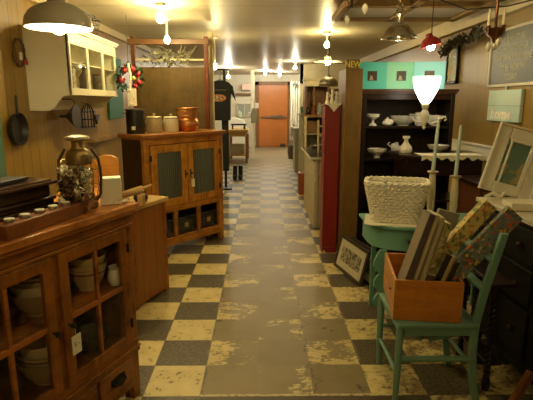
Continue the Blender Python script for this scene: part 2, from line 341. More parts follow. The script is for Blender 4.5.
# things on its top: local +x runs away down the aisle
tl=thing('tealight_plank','thick wooden tealight plank holding five white candles in a row','candle holder',cabpt(-.495,.048,1.055),ANG+6)
MB().box(-.235,.235,-.036,.036,0,.055).build('plank',wood((.26,.085,.02),(.08,.025,.008),'x',.4),tl,.005)
a=R(ANG+6); wax=plain((.88,.85,.72),.35); cup=metal((.7,.68,.6),.3); base=cabpt(-.495,.048,1.055); first=None
for i,lx in enumerate((-.178,-.100,-.020,.058,.135)):
    p=(base[0]+lx*math.cos(a),base[1]+lx*math.sin(a),base[2]+.055)
    labs=['nearest tealight on the wooden plank, at the left frame edge','second nearest tealight on the wooden plank','middle tealight of the five on the wooden plank','second farthest tealight on the wooden plank','farthest tealight on the wooden plank, below the lantern flowers']
    if first is None:
        first=thing('tealight',labs[0],'candle',p,0,'tealights on the wooden plank')
        MB().lathe([(0,0),(.0195,0),(.020,.011),(.0175,.011),(.0175,.010),(0,.010)],seg=20).build('cup',cup,first); MB().lathe([(0,.010),(.0185,.010),(.0185,.0150),(0,.0155)],seg=20).tube([(0,0,.011),(0,0,.017)],.0008,5).build('wax',wax,first)
    else: dup(first,p,None,labs[i])
# long dark moulded case
cs=thing('dark_moulded_case','long low dark wooden case with stepped mouldings behind the tealight plank','case',cabpt(-.665,.235,1.055),ANG+3)
dg=wood((.060,.030,.018),(.018,.008,.006),'x',.22)
MB().box(-.38,.38,-.08,.12,0,.045).box(-.37,.37,-.065,.12,.045,.062).box(-.375,.375,-.075,.12,.062,.078).box(-.36,.36,-.055,.11,.078,.13).build('body',dg,cs,.005)
MB().box(-.38,.38,-.075,.13,.130,.142).box(-.37,.37,-.06,.12,.142,.152).tube([(-.38,-.078,.139),(.38,-.078,.139)],.008,10).build('lid',wood((.09,.05,.035),(.03,.015,.01),'x',.18),cs,.003)
single('black_binder','flat black book lying on top of the dark moulded case','book',MB().box(-.13,.13,-.05,.05,0,.014).box(-.132,.132,-.054,-.048,0,.016),plain((.025,.024,.026),.5),cabpt(-.50,.285,1.209),ANG+10,bev=.003)
# lantern with flowers
lx,ly=-.20,.135
LP=cabpt(-.18,ly,1.055)
ln=thing('railroad_lantern','old brass railroad lantern with wire guard and white flowers inside','lantern',LP,20)
ln.scale=(1.1,1.1,1.04)
MB().lathe([(0,0),(.062,0),(.066,.01),(.062,.03),(.056,.05),(.05,.062),(.046,.065),(0,.065)],seg=28).build('fuel_base',metal((.20,.12,.06),.4),ln)
MB().lathe([(.04,.205),(.052,.20),(.054,.208),(.050,.225),(.052,.24),(.044,.258),(.030,.268),(.026,.285),(.026,.30),(0,.302)],seg=28).build('brass_collar',metal((.36,.26,.11),.45),ln)
MB().lathe([(0,.302),(.034,.302),(.05,.308),(.052,.313),(.045,.322),(.02,.328),(0,.329)],seg=28).build('chimney_cap',metal((.72,.66,.5),.3),ln)
MB().lathe([(.040,.065),(.056,.09),(.060,.13),(.056,.17),(.044,.20)],seg=24).build('globe',glass((.9,.9,.85),.1),ln)
g=MB()
for s_ in(-1,1): g.tube([(s_*.055,0,.02),(s_*.078,0,.06),(s_*.084,0,.14),(s_*.078,0,.22),(s_*.05,0,.27)],.006,8)
for zz in(.10,.17): g.torus((0,0,zz),.072,.0018,24,5)
for k in range(8):
    q=2*PI*k/8; g.tube([(.06*math.cos(q),.06*math.sin(q),.03),(.073*math.cos(q),.073*math.sin(q),.10),(.073*math.cos(q),.073*math.sin(q),.17),(.05*math.cos(q),.05*math.sin(q),.23)],.0016,5)
g.build('wire_guard',metal((.22,.16,.1),.4),ln)
h=MB(); h.tube([(-.086,0,.15),(-.09,.04,.18),(-.07,.08,.21),(0,.10,.22),(.07,.08,.21),(.09,.04,.18),(.086,0,.15)],.0028,6); h.build('bail_handle',metal((.25,.18,.1),.4),ln)
def petals(mb,c,r,n,rng,sz,flat=.35):
    for _ in range(n):
        d=Vector((rng.uniform(-1,1),rng.uniform(-1,1),rng.uniform(-1,1)))
        if d.length>1 or d.length<.05: continue
        p=Vector(c)+Vector((d.x*r[0],d.y*r[1],d.z*r[2])); M=Matrix.Translation(p)@Matrix.Rotation(rng.uniform(0,6.3),4,'Z')@Matrix.Rotation(rng.uniform(-1.2,1.2),4,'X')
        s=sz*rng.uniform(.6,1.3); vs=[mb.bm.verts.new(M@Vector(q)) for q in ((0,-s,0),(s*flat*1.6,-s*.2,s*.2),(s*.3,s,0),(0,s*1.1,.1*s),(-s*.3,s,0),(-s*flat*1.6,-s*.2,s*.2))]; mb._f(vs)
rg=random.Random(3)
m=MB(); petals(m,(0,-.012,.15),(.052,.052,.05),300,rg,.015); m.build('white_blooms',plain((.90,.87,.74),.6),ln)
m=MB(); petals(m,(0,0,.12),(.05,.05,.06),70,rg,.014); m.build('leaves',plain((.22,.26,.08),.6),ln)
fl=thing('dried_flower_spray','spray of dried cream and russet flowers in front of the lantern','flowers',cabpt(-.275,.10,1.055),20)
m=MB(); petals(m,(0,0,.10),(.045,.05,.10),160,rg,.017); petals(m,(.05,-.03,.05),(.05,.03,.05),90,rg,.015); m.build('russet_petals',plain((.28,.14,.06),.7),fl)
for c_,r_ in (((-.03,-.02,.20),(.02,.02,.025)),((-.04,-.05,.05),(.012,.012,.04)),((.03,-.03,.10),(.02,.02,.05))): m=MB(); petals(m,c_,r_,30,rg,.015); m.build('cream_bloom',plain((.82,.76,.58),.7),fl)
m=MB(); petals(m,(-.01,.01,.09),(.05,.05,.10),120,rg,.020); m.build('dark_leaves',plain((.05,.05,.02),.7),fl)
m=MB()
for k in range(14): 
    q=rg.uniform(0,6.3); m.tube([(0,0,0),(.02*math.cos(q),.02*math.sin(q),.08),(.05*math.cos(q),.05*math.sin(q),rg.uniform(.15,.24))],.0015,4)
m.build('stems',plain((.15,.10,.04),.7),fl)
# boxes by the lantern
wb=single('marble_box','upright whitewashed block with faint grey veins at the cabinet corner','box',MB().box(-.05,.05,-.042,.042,0,.13),floral((.86,.83,.70),(((.70,.64,.50),.60),),18),cabpt(-.045,.075,1.055),ANG-50,bev=.004)
single('cream_box','cream cardboard box behind the marbled block and the lantern','box',MB().box(-.06,.06,-.03,.03,0,.165),plain((.70,.65,.48),.5),cabpt(-.085,.24,1.055),ANG-45,bev=.003)
single('napkin','crumpled white scrap at the corner of the cabinet top','cloth',MB().ball((0,0,.008),(.022,.012,.010)).ball((.015,.005,.007),(.014,.01,.008)),plain(WHITE,.7),cabpt(-.010,.02,1.055),ANG)
# ------------------------------------------------------------------ plank cabinet + washstand behind
pc=thing('plank_cupboard','low orange plank cupboard with pale top behind the glass-door cabinet','cupboard',(-.785,3.796,0),ANG)
MB().box(-.47,0,0,.40,.02,.765).build('body',planks((.36,.135,.02),(.22,.07,.01),.085,'x',(.05,.018,.005),.4,'z'),pc,.004)
MB().prism([(-.49,-.02),(.02,-.02),(.02,.20),(-.05,.42),(-.49,.42)],.765,.795,'xy').build('top',wood((.66,.46,.18),(.48,.29,.09),'x',.45),pc,.004)
MB().box(-.47,-.42,-.004,.01,0,.765).box(-.05,0,-.004,.01,0,.765).each('corner_stile',wood((.36,.13,.02),HON2,'z'),pc,.003)
pd=thing('wooden_paddle','turned wooden rolling pin propped on the orange plank cupboard','rolling pin',(-.93,3.46,.795),0)
MB().tube([(-.14,0,.06),(-.10,0,.075),(-.09,0,.08),(.05,0,.125),(.06,0,.13),(.12,0,.155)],[.012,.014,.026,.026,.012,.010],12).build('roller',wood((.60,.40,.16),(.42,.25,.08),'x',.4),pd)
MB().box(-.12,-.06,-.04,.04,0,.052).box(.02,.06,-.04,.04,0,.085).each('cradle',wood((.50,.30,.10),(.4,.2,.06),'x'),pd,.004)
single('black_pot','small round black iron pot on the pale top of the plank cupboard','pot',MB().lathe([(0,0),(.04,0),(.055,.025),(.052,.05),(.04,.062),(.012,.068),(.012,.078),(0,.08)],seg=20),iron2,(-.93,3.60,.795))
ws=thing('washstand','orange washstand with arched splashback near the left wall','washstand',(-1.30,2.75,0),0)
MB().box(.08,.34,.05,.42,.03,.98).build('body',pine_rz,ws,.004)
MB().box(.06,.355,.03,.44,.98,1.005).build('top',wood(OAK1,OAK2,'x'),ws,.004)
MB().prism([(.10,1.005),(.345,1.005),(.345,1.15),(.335,1.18),(.30,1.198),(.25,1.20),(.20,1.185),(.15,1.16),(.10,1.155)],.42,.45).build('splashback',wood((.50,.22,.04),(.28,.10,.015),'x',.4),ws,.005)
for x0,x1 in((.10,.32),):
    d=MB().box(x0,x1,.038,.05,.1,.93).build('door',wood(HON1,HON2,'z'),ws,.003); MB().ball(((x0+x1)/2+.07*(1 if x0<-.1 else -1),.03,.6),.012).build('knob',iron2,d)
# ------------------------------------------------------------------ jelly cupboard
jc=thing('jelly_cupboard','honey oak cupboard with two corrugated metal door panels and open cubbies','cupboard',(-.443,5.341,0),50)
oak_x=wood(OAK1,OAK2,'x',.36); oak_z=wood(OAK1,OAK2,'z',.36); W=1.05; D=.36
MB().box(-W-.035,.035,-.035,D+.01,1.205,1.24).box(-W-.018,.018,-.018,D,1.188,1.205).build('top',wood((.48,.19,.04),(.25,.09,.02),'x',.3),jc,.006)
MB().box(-W,-W+.06,0,.05,0,1.19).box(-.06,0,0,.05,0,1.19).each('front_stile',oak_z,jc,.004)
MB().box(-W+.06,-.06,.002,.03,1.135,1.19).box(-W+.06,-.06,.002,.03,.455,.505).box(-W+.06,-.06,.002,.03,.085,.155).box(-W+.06,-.06,-.006,.03,.155,.17).each('rail',oak_x,jc,.003)
MB().box(-W+.06,-.06,.01,D,.44,.46).box(-W+.06,-.06,.01,D,.145,.165).each('shelf',oak_x,jc)
MB().box(-.385,-.345,.004,.04,.165,.455).box(-.705,-.665,.004,.04,.165,.455).each('divider',oak_z,jc,.003)
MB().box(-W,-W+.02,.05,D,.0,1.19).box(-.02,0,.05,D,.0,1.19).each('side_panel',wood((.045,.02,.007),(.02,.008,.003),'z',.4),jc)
MB().box(-W+.02,-.02,D-.015,D,.1,1.19).build('back_panel',plain((.03,.02,.013),.6),jc)
for i,(a,b) in enumerate(((-.985,-.53),(-.52,-.065))):
    z0,z1=.51,1.13; fw=.075
    d=MB().box(a,a+fw,-.015,.008,z0,z1).box(b-fw,b,-.015,.008,z0,z1).box(a+fw,b-fw,-.015,.008,z0,z0+fw).box(a+fw,b-fw,-.015,.008,z1-fw,z1).build('door',wood((.66,.30,.04),(.24,.08,.01),'z',.36),jc,.003)
    n=40; pr=[(a+fw+(b-a-2*fw)*k/n, -.002+.0045*math.sin(k*PI/1.6)) for k in range(n+1)]; m=MB()
    m.prism(pr+[(b-fw,.006),(a+fw,.006)],z0+fw,z1-fw,'xy').build('tin_panel',stripes((.045,.05,.038),(.13,.14,.105),.0255,'x',.5,.45,.3),d)
    kx=b-.03 if i==0 else a+.03
    MB().lathe([(0,0),(.005,0),(.005,.012),(.012,.02),(.01,.028),(0,.03)],seg=12,M=Matrix.Translation((kx,-.015,.82))@Matrix.Rotation(PI/2,4,'X')).box(kx-.008,kx+.008,-.018,-.014,.77,.86).build('knob',iron2,d)
    hx=a-.004 if i==0 else b+.004
    for zz in (.63,1.01): MB().box(hx-.014,hx+.014,-.019,-.014,zz-.028,zz+.028).build('hinge',iron2,d)
def jpt(lx,ly,z):
    q=R(50); return (-.443+lx*math.cos(q)-ly*math.sin(q),5.341+lx*math.sin(q)+ly*math.cos(q),z)
single('price_tag','cream price tag hanging from the knob of the oak cupboard door','price tag',MB().box(-.022,.022,-.0012,.0012,-.085,0).tube([(0,0,0),(0,.004,.05)],.0015,5),plain((.82,.78,.58),.7),jpt(-.485,-.045,.76),50)
wbk=thing('wire_basket','dark wire basket in the middle cubby of the oak cupboard','basket',jpt(-.525,.17,.165),50,'wire baskets in the oak cupboard cubbies')
m=MB()
for k in range(9):
    zz=.004+k*.022; x,y=.115+.0015*k,.13
    m.tube([(-x,-y,zz),(x,-y,zz),(x,y,zz),(-x,y,zz)],.0022 if k<8 else .004,5,closed=True)
for k in range(13):
    x=-.115+k*.23/12; m.tube([(x,.13,.004),(x,-.13,.004),(x*1.08,-.13,.18)],.0018,4)
m.build('wire_body',metal((.22,.22,.20),.4),wbk); MB().box(-.025,.025,-.137,-.132,.07,.12).build('label_plate',plain((.35,.25,.12),.5),wbk)
MB().box(-.10,.10,-.115,.115,.006,.13).build('contents',plain((.035,.035,.04),.7),wbk,.01)
dup(wbk,jpt(-.20,.17,.165),50,'dark wire basket in the right cubby of the oak cupboard'); dup(wbk,jpt(-.85,.17,.165),50,'dark wire basket in the left cubby of the oak cupboard')
# on top of the jelly cupboard
def pt(x,y): return (x,y,1.24)
cr=thing('iron_stock_pot','tall dark iron stock pot on the left end of the oak cupboard','pot',(-1.235,4.73,1.24),0)
MB().lathe([(0,0),(.085,0),(.088,.02),(.088,.22),(.082,.22),(.082,.02),(0,.012)],seg=28).build('body',metal((.09,.085,.08),.35),cr)
MB().lathe([(.0,.222),(.094,.222),(.100,.228),(.094,.238),(.02,.244),(0,.246)],seg=28).box(-.115,-.085,-.015,.015,.19,.2).box(.085,.115,-.015,.015,.19,.2).build('lid',metal((.12,.11,.10),.3),cr)
MB().box(-.015,.02,-.092,-.088,.04,.075).build('white_sticker',plain(WHITE,.6),cr)
def jar(label,loc,r,h,c,c2):
    j=thing('stoneware_jar',label,'jar',loc,0,'lidded stoneware jars on the oak cupboard')
    MB().lathe([(0,0),(r*.95,0),(r,.01),(r,h*.9),(r*.94,h),(r*.88,h),(r*.88,h*.5),(0,h*.5)],seg=28).build('body',plain(c,.3),j)
    MB().lathe([(0,h),(r*.98,h),(r*1.0,h+.008),(r*.8,h+.018),(.012,h+.02),(.01,h+.03),(.016,h+.04),(0,h+.046)],seg=28).build('lid',plain(c2,.3),j)
    MB().tube([(-r*.7,-r*.75,h*.9),(-r*.9,-r*.9,h*.75),(-r*.72,-r*.74,h*.55)],.005,6).build('handle',plain(c,.3),j)
    return j
jar('olive stoneware jar with a lid beside the tall iron pot',(-1.09,4.90,1.24),.080,.145,(.40,.33,.17),(.45,.38,.2)); jar('pale grey stoneware jar with a lid beside the copper kettle',(-.945,5.03,1.24),.078,.14,(.58,.53,.38),(.5,.46,.33))
ck=thing('copper_bucket','orange splint wood basket stacked on a copper pot beside the grey jar','basket',(-.80,5.19,1.24),0)
ck.scale=(1.12,1.12,1)
cop=metal((.62,.25,.08),.32)
MB().lathe([(0,0),(.085,0),(.105,.03),(.11,.07),(.10,.12),(.09,.135),(.095,.14),(.086,.14),(0,.12)],seg=32).build('lower_pot',cop,ck)
MB().lathe([(.0,.14),(.085,.14),(.09,.16),(.108,.235),(.112,.24),(.104,.24),(.0,.20)],seg=32).build('upper_tub',planks((.60,.28,.08),(.42,.16,.04),.03,'x',(.2,.07,.02),.35),ck)
MB().torus((0,0,.165),.094,.004).torus((0,0,.215),.105,.004).torus((0,0,.24),.110,.005).each('hoop',metal((.4,.2,.08),.4),ck)
# ------------------------------------------------------------------ tall frame with brown board
fr=thing('board_screen','dark wooden standing frame carrying a large brown board behind the oak cupboard','screen',(-1.10,5.85,0),0)
fm=wood((.13,.055,.02),(.06,.022,.008),'z',.4)
MB().box(.42,.47,-.03,.03,0,2.29).each('post',wood((.16,.035,.012),(.07,.015,.006),'z',.4),fr,.004); MB().box(-.43,-.38,-.03,.03,0,2.29).each('post',fm,fr,.004)
MB().box(-.46,.48,-.035,.035,2.20,2.26).build('top_beam',wood((.16,.08,.03),(.07,.03,.012),'x'),fr,.005)
MB().box(-.38,.42,-.012,.012,.30,1.945).build('board',wood((.12,.075,.018),(.07,.04,.010),'z',.5),fr,.003)
MB().box(-.38,.42,-.02,.02,2.02,2.04).build('crossbar',plain((.45,.38,.22),.5),fr)
struct('trim_10',MB().box(-.645,-.585,5.95,6.02,0,2.36),chippy((.70,.56,.32),(.45,.28,.12),.35,8,.5,'z'),.004)
rg=random.Random(5); m=MB(); petals(m,(0,0,0),(.30,.05,.10),260,rg,.03)
for k in range(26):
    x=rg.uniform(-.3,.3); m.tube([(x,0,-.08),(x+rg.uniform(-.1,.1),rg.uniform(-.03,.03),.0),(x+rg.uniform(-.2,.2),0,rg.uniform(.03,.16))],.003,4)
tw=m.build('dried_branches',plain((.20,.19,.11),.6)); tw.location=(-1.13,5.84,2.04); tag(tw,'tangle of dried grey branches along the top of the brown board','branches')
# wire/scroll ornament at left of the board
hc=thing('white_bell_pull','narrow white painted hanger dangling before the brown board','hanging ornament',(-1.395,5.2,1.52),0)
m=MB(); m.tube([(0,0,.0),(0,0,.16)],.010,8); m.ball((0,0,.0),.018); m.ball((0,0,.14),.020); m.box(-.03,.03,-.01,.01,.07,.11); m.tube([(0,0,.16),(.01,0,.30),(-.005,0,.42)],.012,8); m.build('turned_body',chippy((.8,.76,.6),(.4,.35,.25),.4,30),hc)
MB().tube([(-.005,0,.42),(0,0,.9)],.003,5).build('cord',cordm,hc)
# ------------------------------------------------------------------ left wall items
uc=thing('wall_cupboard','cream painted wall cupboard with three glazed openings on left wall','wall cupboard',(-1.95,4.10,0),0)
cw=plain((.90,.86,.68),.35,0,.06); D=.36; L=1.33
MB().prism([(0,1.47),(.16,1.47),(.20,1.49),(.24,1.54),(.29,1.59),(D,1.605),(D,2.12),(0,2.12)],0,.025,'xz').each('side_panel',cw,uc,.003)
MB().prism([(0,1.47),(.16,1.47),(.20,1.49),(.24,1.54),(.29,1.59),(D,1.605),(D,2.12),(0,2.12)],L-.025,L,'xz').box(0,.02,.02,L-.02,1.47,2.12).build('back_panel',cw,uc,.003)
MB().box(.01,D-.005,.02,L-.02,1.61,1.635).box(.01,D-.005,.02,L-.02,2.10,2.12).box(.02,D-.02,.025,L-.025,1.87,1.88).each('shelf',cw,uc)
m=MB(); m.box(D-.02,D,.0,L,1.60,1.66).box(D-.02,D,0,L,2.02,2.12)
for y in (0,.425,.85,L-.055): m.box(D-.02,D,y,y+.055,1.66,2.02)
m.build('face_frame',plain((.72,.67,.48),.35,0,.06),uc,.003)
MB().box(0,D+.015,-.005,L+.01,2.12,2.14).box(0,D+.03,-.01,L+.02,2.14,2.16).build('cornice',cw,uc,.004)
for y in(.055,.48,.905): MB().box(D-.012,D-.009,y,y+.37,1.66,2.02).build('pane',glass((.95,.95,.92),.1),uc)
tag(single('patterned_ginger_jar','tall grey patterned tin inside the first opening of wall cupboard','tin',MB().box(-.06,.06,-.06,.06,0,.22).prism([(-.04,.22),(.04,.22),(.03,.27),(-.03,.27)],-.03,.03),floral((.62,.60,.50),(((.12,.11,.09),.52),),40),(-1.72,4.38,1.635),10,bev=.008),None,None)
single('dark_bottle','dark tall bottle inside the middle opening of wall cupboard','bottle',MB().lathe([(0,0),(.05,0),(.052,.14),(.02,.19),(.018,.27),(0,.27)],seg=18),plain((.10,.09,.08),.2),(-1.70,4.74,1.635))
single('grey_canister','grey canister inside the far opening of wall cupboard','canister',MB().lathe([(0,0),(.07,0),(.07,.18),(.06,.19),(0,.2)],seg=20),plain((.14,.13,.10),.3),(-1.70,5.16,1.635))
# wire egg basket on top
eb=thing('wire_tray_basket','bent black wire basket standing on top of the cream wall cupboard','basket',(-1.75,4.85,2.165),90)
m=MB()
m.tube([(-.30,-.10,.19),(-.28,.10,.19),(.30,.10,.19),(.32,-.10,.19)],.006,6,closed=True); m.tube([(-.22,-.07,.004),(-.22,.07,.004),(.24,.07,.004),(.24,-.07,.004)],.005,6,closed=True)
for k in range(15):
    u=k/14; xt,xb=-.30+.62*u,-.22+.46*u
    for s_ in(-1,1): m.tube([(xb,s_*.07,.004),(xt,s_*.10,.19)],.0025,4)
for k in range(1,4):
    f=k/4; m.tube([(-.22-.08*f,-.07-.03*f,.19*f),(-.22-.08*f,.07+.03*f,.19*f),(.24+.08*f,.07+.03*f,.19*f),(.24+.08*f,-.07-.03*f,.19*f)],.0025,4,closed=True)
m.build('wire_body',iron2,eb); MB().tube([(-.3,0,.19),(-.1,-.12,.2),(.1,-.12,.2),(.32,0,.19)],.005).build('handle',iron2,eb)
# wreath on the cupboard corner
wr=thing('floral_wreath','round wreath of green leaves with red flowers hung by cream cupboard','wreath',(-1.46,5.45,1.80),35)
m=MB(); rg=random.Random(8); reds=MB(); grn=MB()
for k in range(18):
    q=2*PI*k/18; petals(grn,(.12*math.cos(q),0,.12*math.sin(q)),(.05,.03,.05),26,rg,.026)
for q in (1.2,2.2,3.4,-.4,-1.0,.5): 
    cc=(.105*math.cos(q),-.03,.105*math.sin(q)); reds.ball(cc,(.024,.018,.024),10,6); petals(reds,cc,(.04,.02,.04),30,rg,.02)
grn.build('leaves',plain((.05,.13,.07),.6),wr); reds.build('red_flowers',plain((.45,.04,.04),.5),wr); MB().torus((0,.01,0),.12,.014,24,6,'y').build('vine_ring',plain((.12,.08,.04),.7),wr)
MB().ball((.03,-.035,.0),(.025,.02,.025)).build('lime_bloom',plain((.45,.50,.12),.5),wr)
single('teal_board','tall teal painted board on the left wall behind the wreath','board',MB().box(0,.03,0,.62,0,.78),chippy((.04,.20,.15),(.12,.10,.05),.3,6),(-1.949,6.15,1.33),bev=.003)
bn=single('paper_hang_tag','small pale patterned paper banner hanging below the red flower wreath','banner',MB().box(-.05,.05,-.002,.002,-.19,0).tube([(0,0,0),(0,.01,.05)],.002,4),floral((.70,.60,.42),(((.45,.25,.15),.58),),40),(-1.43,5.40,1.69),35)
# pan, funnel, whisk, pendant etc.
fp=thing('frying_pan','black cast iron frying pan hanging on the left wall by its handle','frying pan',(-1.948,3.80,1.335),90)
Mx=Matrix.Rotation(PI/2,4,'X'); q=MB(); q.lathe([(0,0),(.105,0),(.125,.045),(.13,.045),(.112,-.004),(0,-.006)],seg=32,M=Matrix.Translation((0,-.012,0))@Mx); q.build('pan_body',iron2,fp)
MB().prism([(-.012,.11),(.012,.11),(.016,.24),(.008,.262),(-.008,.262),(-.016,.24)],-.05,-.04).build('handle',iron2,fp,.003)
fn=thing('tin_funnel','wide grey tin funnel strainer hanging below the cream wall cupboard','funnel',(-1.948,4.66,1.40),90)
MB().lathe([(.115,0),(.11,.01),(.03,.09),(.018,.10),(.012,.16),(.0,.16)],seg=28,M=Matrix.Translation((0,-.175,.01))@Matrix.Rotation(-PI/2,4,'X')).build('cone',metal((.22,.21,.18),.4),fn); MB().tube([(0,-.17,.12),(-.02,-.17,.15),(-.05,-.15,.17),(0,-.008,.17)],.005,6).build('hook_handle',iron2,fn)
wk=thing('wire_lamp_cage','arched black wire cage hanging on the wall beside the funnel','wire cage',(-1.948,5.22,1.30),90); m=MB()
for k in range(6):
    q=PI*k/6; dx,dy=math.cos(q)*.09,math.sin(q)*.06
    m.tube([(-dx,-.08-dy,-.02),(-dx,-.08-dy,.14),(-dx*.5,-.08-dy*.5,.21),(0,-.08,.225),(dx*.5,-.08+dy*.5,.21),(dx,-.08+dy,.14),(dx,-.08+dy,-.02)],.0035,5)
for zz in(-.02,.06,.14): m.torus((0,-.08,zz),.088,.0035,20,5)
m.build('wires',iron2,wk); MB().tube([(0,-.08,.225),(0,-.005,.24)],.003).each('hook',iron2,wk)
single('iron_bracket','dark triangular iron shelf bracket on the left wall','bracket',MB().prism([(0,.0),(.16,.0),(.08,-.11)],-.02,.0,'xz'),iron2,(-1.948,5.62,1.40),90)
tr=thing('twig_ring','small round twig ring with red berries hanging on left wall','wreath',(-1.945,3.97,1.93),90)
m=MB(); rg=random.Random(2)
for k in range(5): m.tube([((.085+rg.uniform(-.01,.01))*math.cos(2*PI*j/20),-.02+rg.uniform(-.008,.008),(.105+rg.uniform(-.01,.01))*math.sin(2*PI*j/20)) for j in range(20)],.006,5,closed=True)
m.build('twigs',plain((.13,.07,.035),.7),tr); m=MB(); 
for k in range(9): m.ball((.07+rg.uniform(-.02,.02),-.03,-.07+rg.uniform(-.03,.03)),.011,8,6)
m.build('berries',plain((.45,.06,.04),.4),tr); MB().box(-.03,.012,-.035,-.03,-.06,.0).build('pale_tag',plain(WHITE,.6),tr)
single('painted_plank','teal green painted plank on the left wall at frame edge','board',MB().box(0,.03,0,.36,0,.60),plain((.07,.16,.10),.5),(-1.949,3.22,.92),bev=.003)
for i,(y,z) in enumerate(((4.1,2.44),(6.0,2.44))): pass
# dome lamp (left)
BULB=(1,.79,.37)
SB=230
def bulb(parent,p,r=.032,s=1.0,up=False,c=BULB):
    sg=-1 if not up else 1
    return MB().lathe([(0,-r),(r*.7,-r*.72),(r,0),(r*.75,r*.7),(r*.45,r*1.25),(.0,r*1.3)],c=p,seg=16).build('bulb',emit(c,SB*s),parent)
dl=thing('dome_pendant_lamp','large grey enamel dome lamp hanging at upper left, switched on','pendant lamp',(-1.045,2.60,1.915),0)
m=MB(); m.capb=False; prof=[(.165,0),(.168,.004),(.160,.05),(.135,.085),(.095,.11),(.05,.125),(.04,.15),(.0,.152)]
m.lathe(prof,seg=40).build('shade',plain((.44,.40,.31),.3,0,.12),dl)
m=MB(); m.capb=False; m.lathe([(.162,.002),(.154,.05),(.130,.08),(.09,.104),(.0,.118)],seg=40).build('inner_enamel',plain((.9,.87,.75),.25,0,.02),dl)
MB().lathe([(0,.016),(.152,.016),(.152,.020),(0,.022)],seg=40).build('added_glow_disc',emit((1,.86,.58),6,'added_disc_glow'),dl); bulb(dl,(0,0,.004),.036,1.3); MB().tube([(0,0,.15),(0,0,.19)],.016,10).tube([(0,0,.19),(.004,0,.35),(0,0,.535)],.004,6).build('cord',cordm,dl)  # glowing disc added so the inside of the shade looks bright
cord=single('power_cable','loose dark cable looping below the ceiling toward the dome lamp','cable',MB().tube([(-1.95,3.2,2.33),(-1.6,3.0,2.28),(-1.3,2.8,2.33),(-1.08,2.66,2.44)],.005,6),plain((.35,.30,.18),.5))
# bare bulbs
def bare(label,x,y,z,s=1.0,r=.035,col=BULB):
    o=thing('ceiling_bulb',label,'light bulb',(x,y,2.45),0,'bare bulbs along the ceiling')
    MB().lathe([(0,0),(.055,0),(.05,-.03),(.025,-.045),(.0,-.045)],seg=20).tube([(0,0,-.04),(0,0,z-2.45+r*1.3)],.012,8).build('lamp_holder',plain((.75,.70,.55),.4),o)
    bulb(o,(0,0,z-2.45),r,s,c=col); return o
bare('brightest bare bulb, nearest over the left of the aisle',-.95,4.75,2.31,1.5,.042)
bare('bare bulb hanging lower in front of the top beam of the brown board',-1.03,5.45,2.20,.9,.034)
bare('bare bulb just right of the brown board frame above the black shirt',-.66,7.0,2.03,1.0,.034)
bare('small far bare bulb over the right side of the aisle',.75,11.2,2.30,1.3,.034,(1,.88,.62))
bare('added bare bulb near the orange door, brightening the far end',.1,14.6,2.36,3.0,.034,(1,.92,.72))  # extra bulb put in to brighten the far end
bare('added bare bulb brightening the white curtain, by its top',.55,15.2,2.36,2.2,.034,(1,.93,.76))  # added so the white curtain comes out bright
bare('added bare bulb brightening the back of the shop on the left',-.9,13.2,2.2,3.0,.034,(1,.92,.72))  # added fill for the pale back of the shop
bare('bare bulb above the near end of the aisle behind the viewer',.1,-.9,2.30,1.35,.036)
bare('bare bulb high over the glass door cabinet, above the picture',-.05,1.5,2.33,.5,.034)
bare('bare bulb high over the turquoise chair, above the picture',.55,2.75,2.36,.95,.034)
# wide brim lamp
bl=thing('brim_pendant_lamp','wide white brimmed lamp glowing over the aisle on the right','pendant lamp',(.93,7.0,2.10),0)
m=MB(); m.capb=False; m.lathe([(.235,-.012),(.20,.0),(.10,.012),(.05,.03),(.045,.07),(0,.075)],seg=36).build('shade',plain((.85,.80,.62),.3),bl,thick=.003)
bulb(bl,(0,0,-.01),.036,.9); MB().tube([(0,0,.07),(0,0,.35)],.006,6).build('stem',cordm,bl)
bare('bright bare bulb above the wide brimmed lamp',.86,6.6,2.28,1.1,.036)
# grey barn lamp
gbl=thing('barn_pendant_lamp','dull grey dome lamp, unlit, below the wide brimmed lamp','pendant lamp',(.86,6.35,1.745),0)
m=MB(); m.capb=False; m.lathe([(.125,0),(.12,.04),(.10,.08),(.06,.105),(.03,.115),(.028,.14),(0,.142)],seg=32).build('shade',metal((.35,.31,.24),.4),gbl,thick=.003); MB().tube([(0,0,.14),(0,0,.705)],.005,6).build('cord',cordm,gbl)
MB().lathe([(0,-.004),(.12,-.004),(.12,.0),(0,.0)],seg=28).build('diffuser',plain((.8,.76,.6),.4),gbl)
# silver lamp
sl=thing('silver_pendant_lamp','silver spun aluminium dome lamp hanging from the wooden grid','pendant lamp',(.985,3.60,1.995),0)
m=MB(); m.capb=False; m.lathe([(.125,-.004),(.128,0),(.122,.012),(.105,.03),(.085,.06),(.06,.085),(.03,.10),(.022,.12),(.022,.165),(.03,.175),(.02,.20),(0,.205)],seg=40).build('shade',metal((.80,.78,.72),.18,.1),sl,thick=.002)
MB().torus((0,0,.004),.128,.004,40,6).build('rim',metal((.85,.82,.75),.15),sl); MB().torus((.0,0,.22),.02,.004,14,6,'y').tube([(0,0,.24),(0,0,.365)],.004).build('chain',metal((.3,.25,.18),.4),sl)
bulb(sl,(0,0,.03),.022,.25)
# red lamp
rl=thing('red_pendant_lamp','small red shaded lamp glowing beside the hanging silver dome','pendant lamp',(1.405,4.14,2.00),0)
m=MB(); m.capb=False; m.lathe([(.085,0),(.082,.02),(.06,.055),(.03,.075),(.025,.10),(0,.102)],seg=30,M=Matrix.Rotation(R(-14),4,'Y')).build('shade',plain((.40,.03,.025),.3),rl,thick=.003); bulb(rl,(0,0,-.002),.036,.45); MB().tube([(0,0,.1),(0,0,.36)],.004).build('cord',cordm,rl)
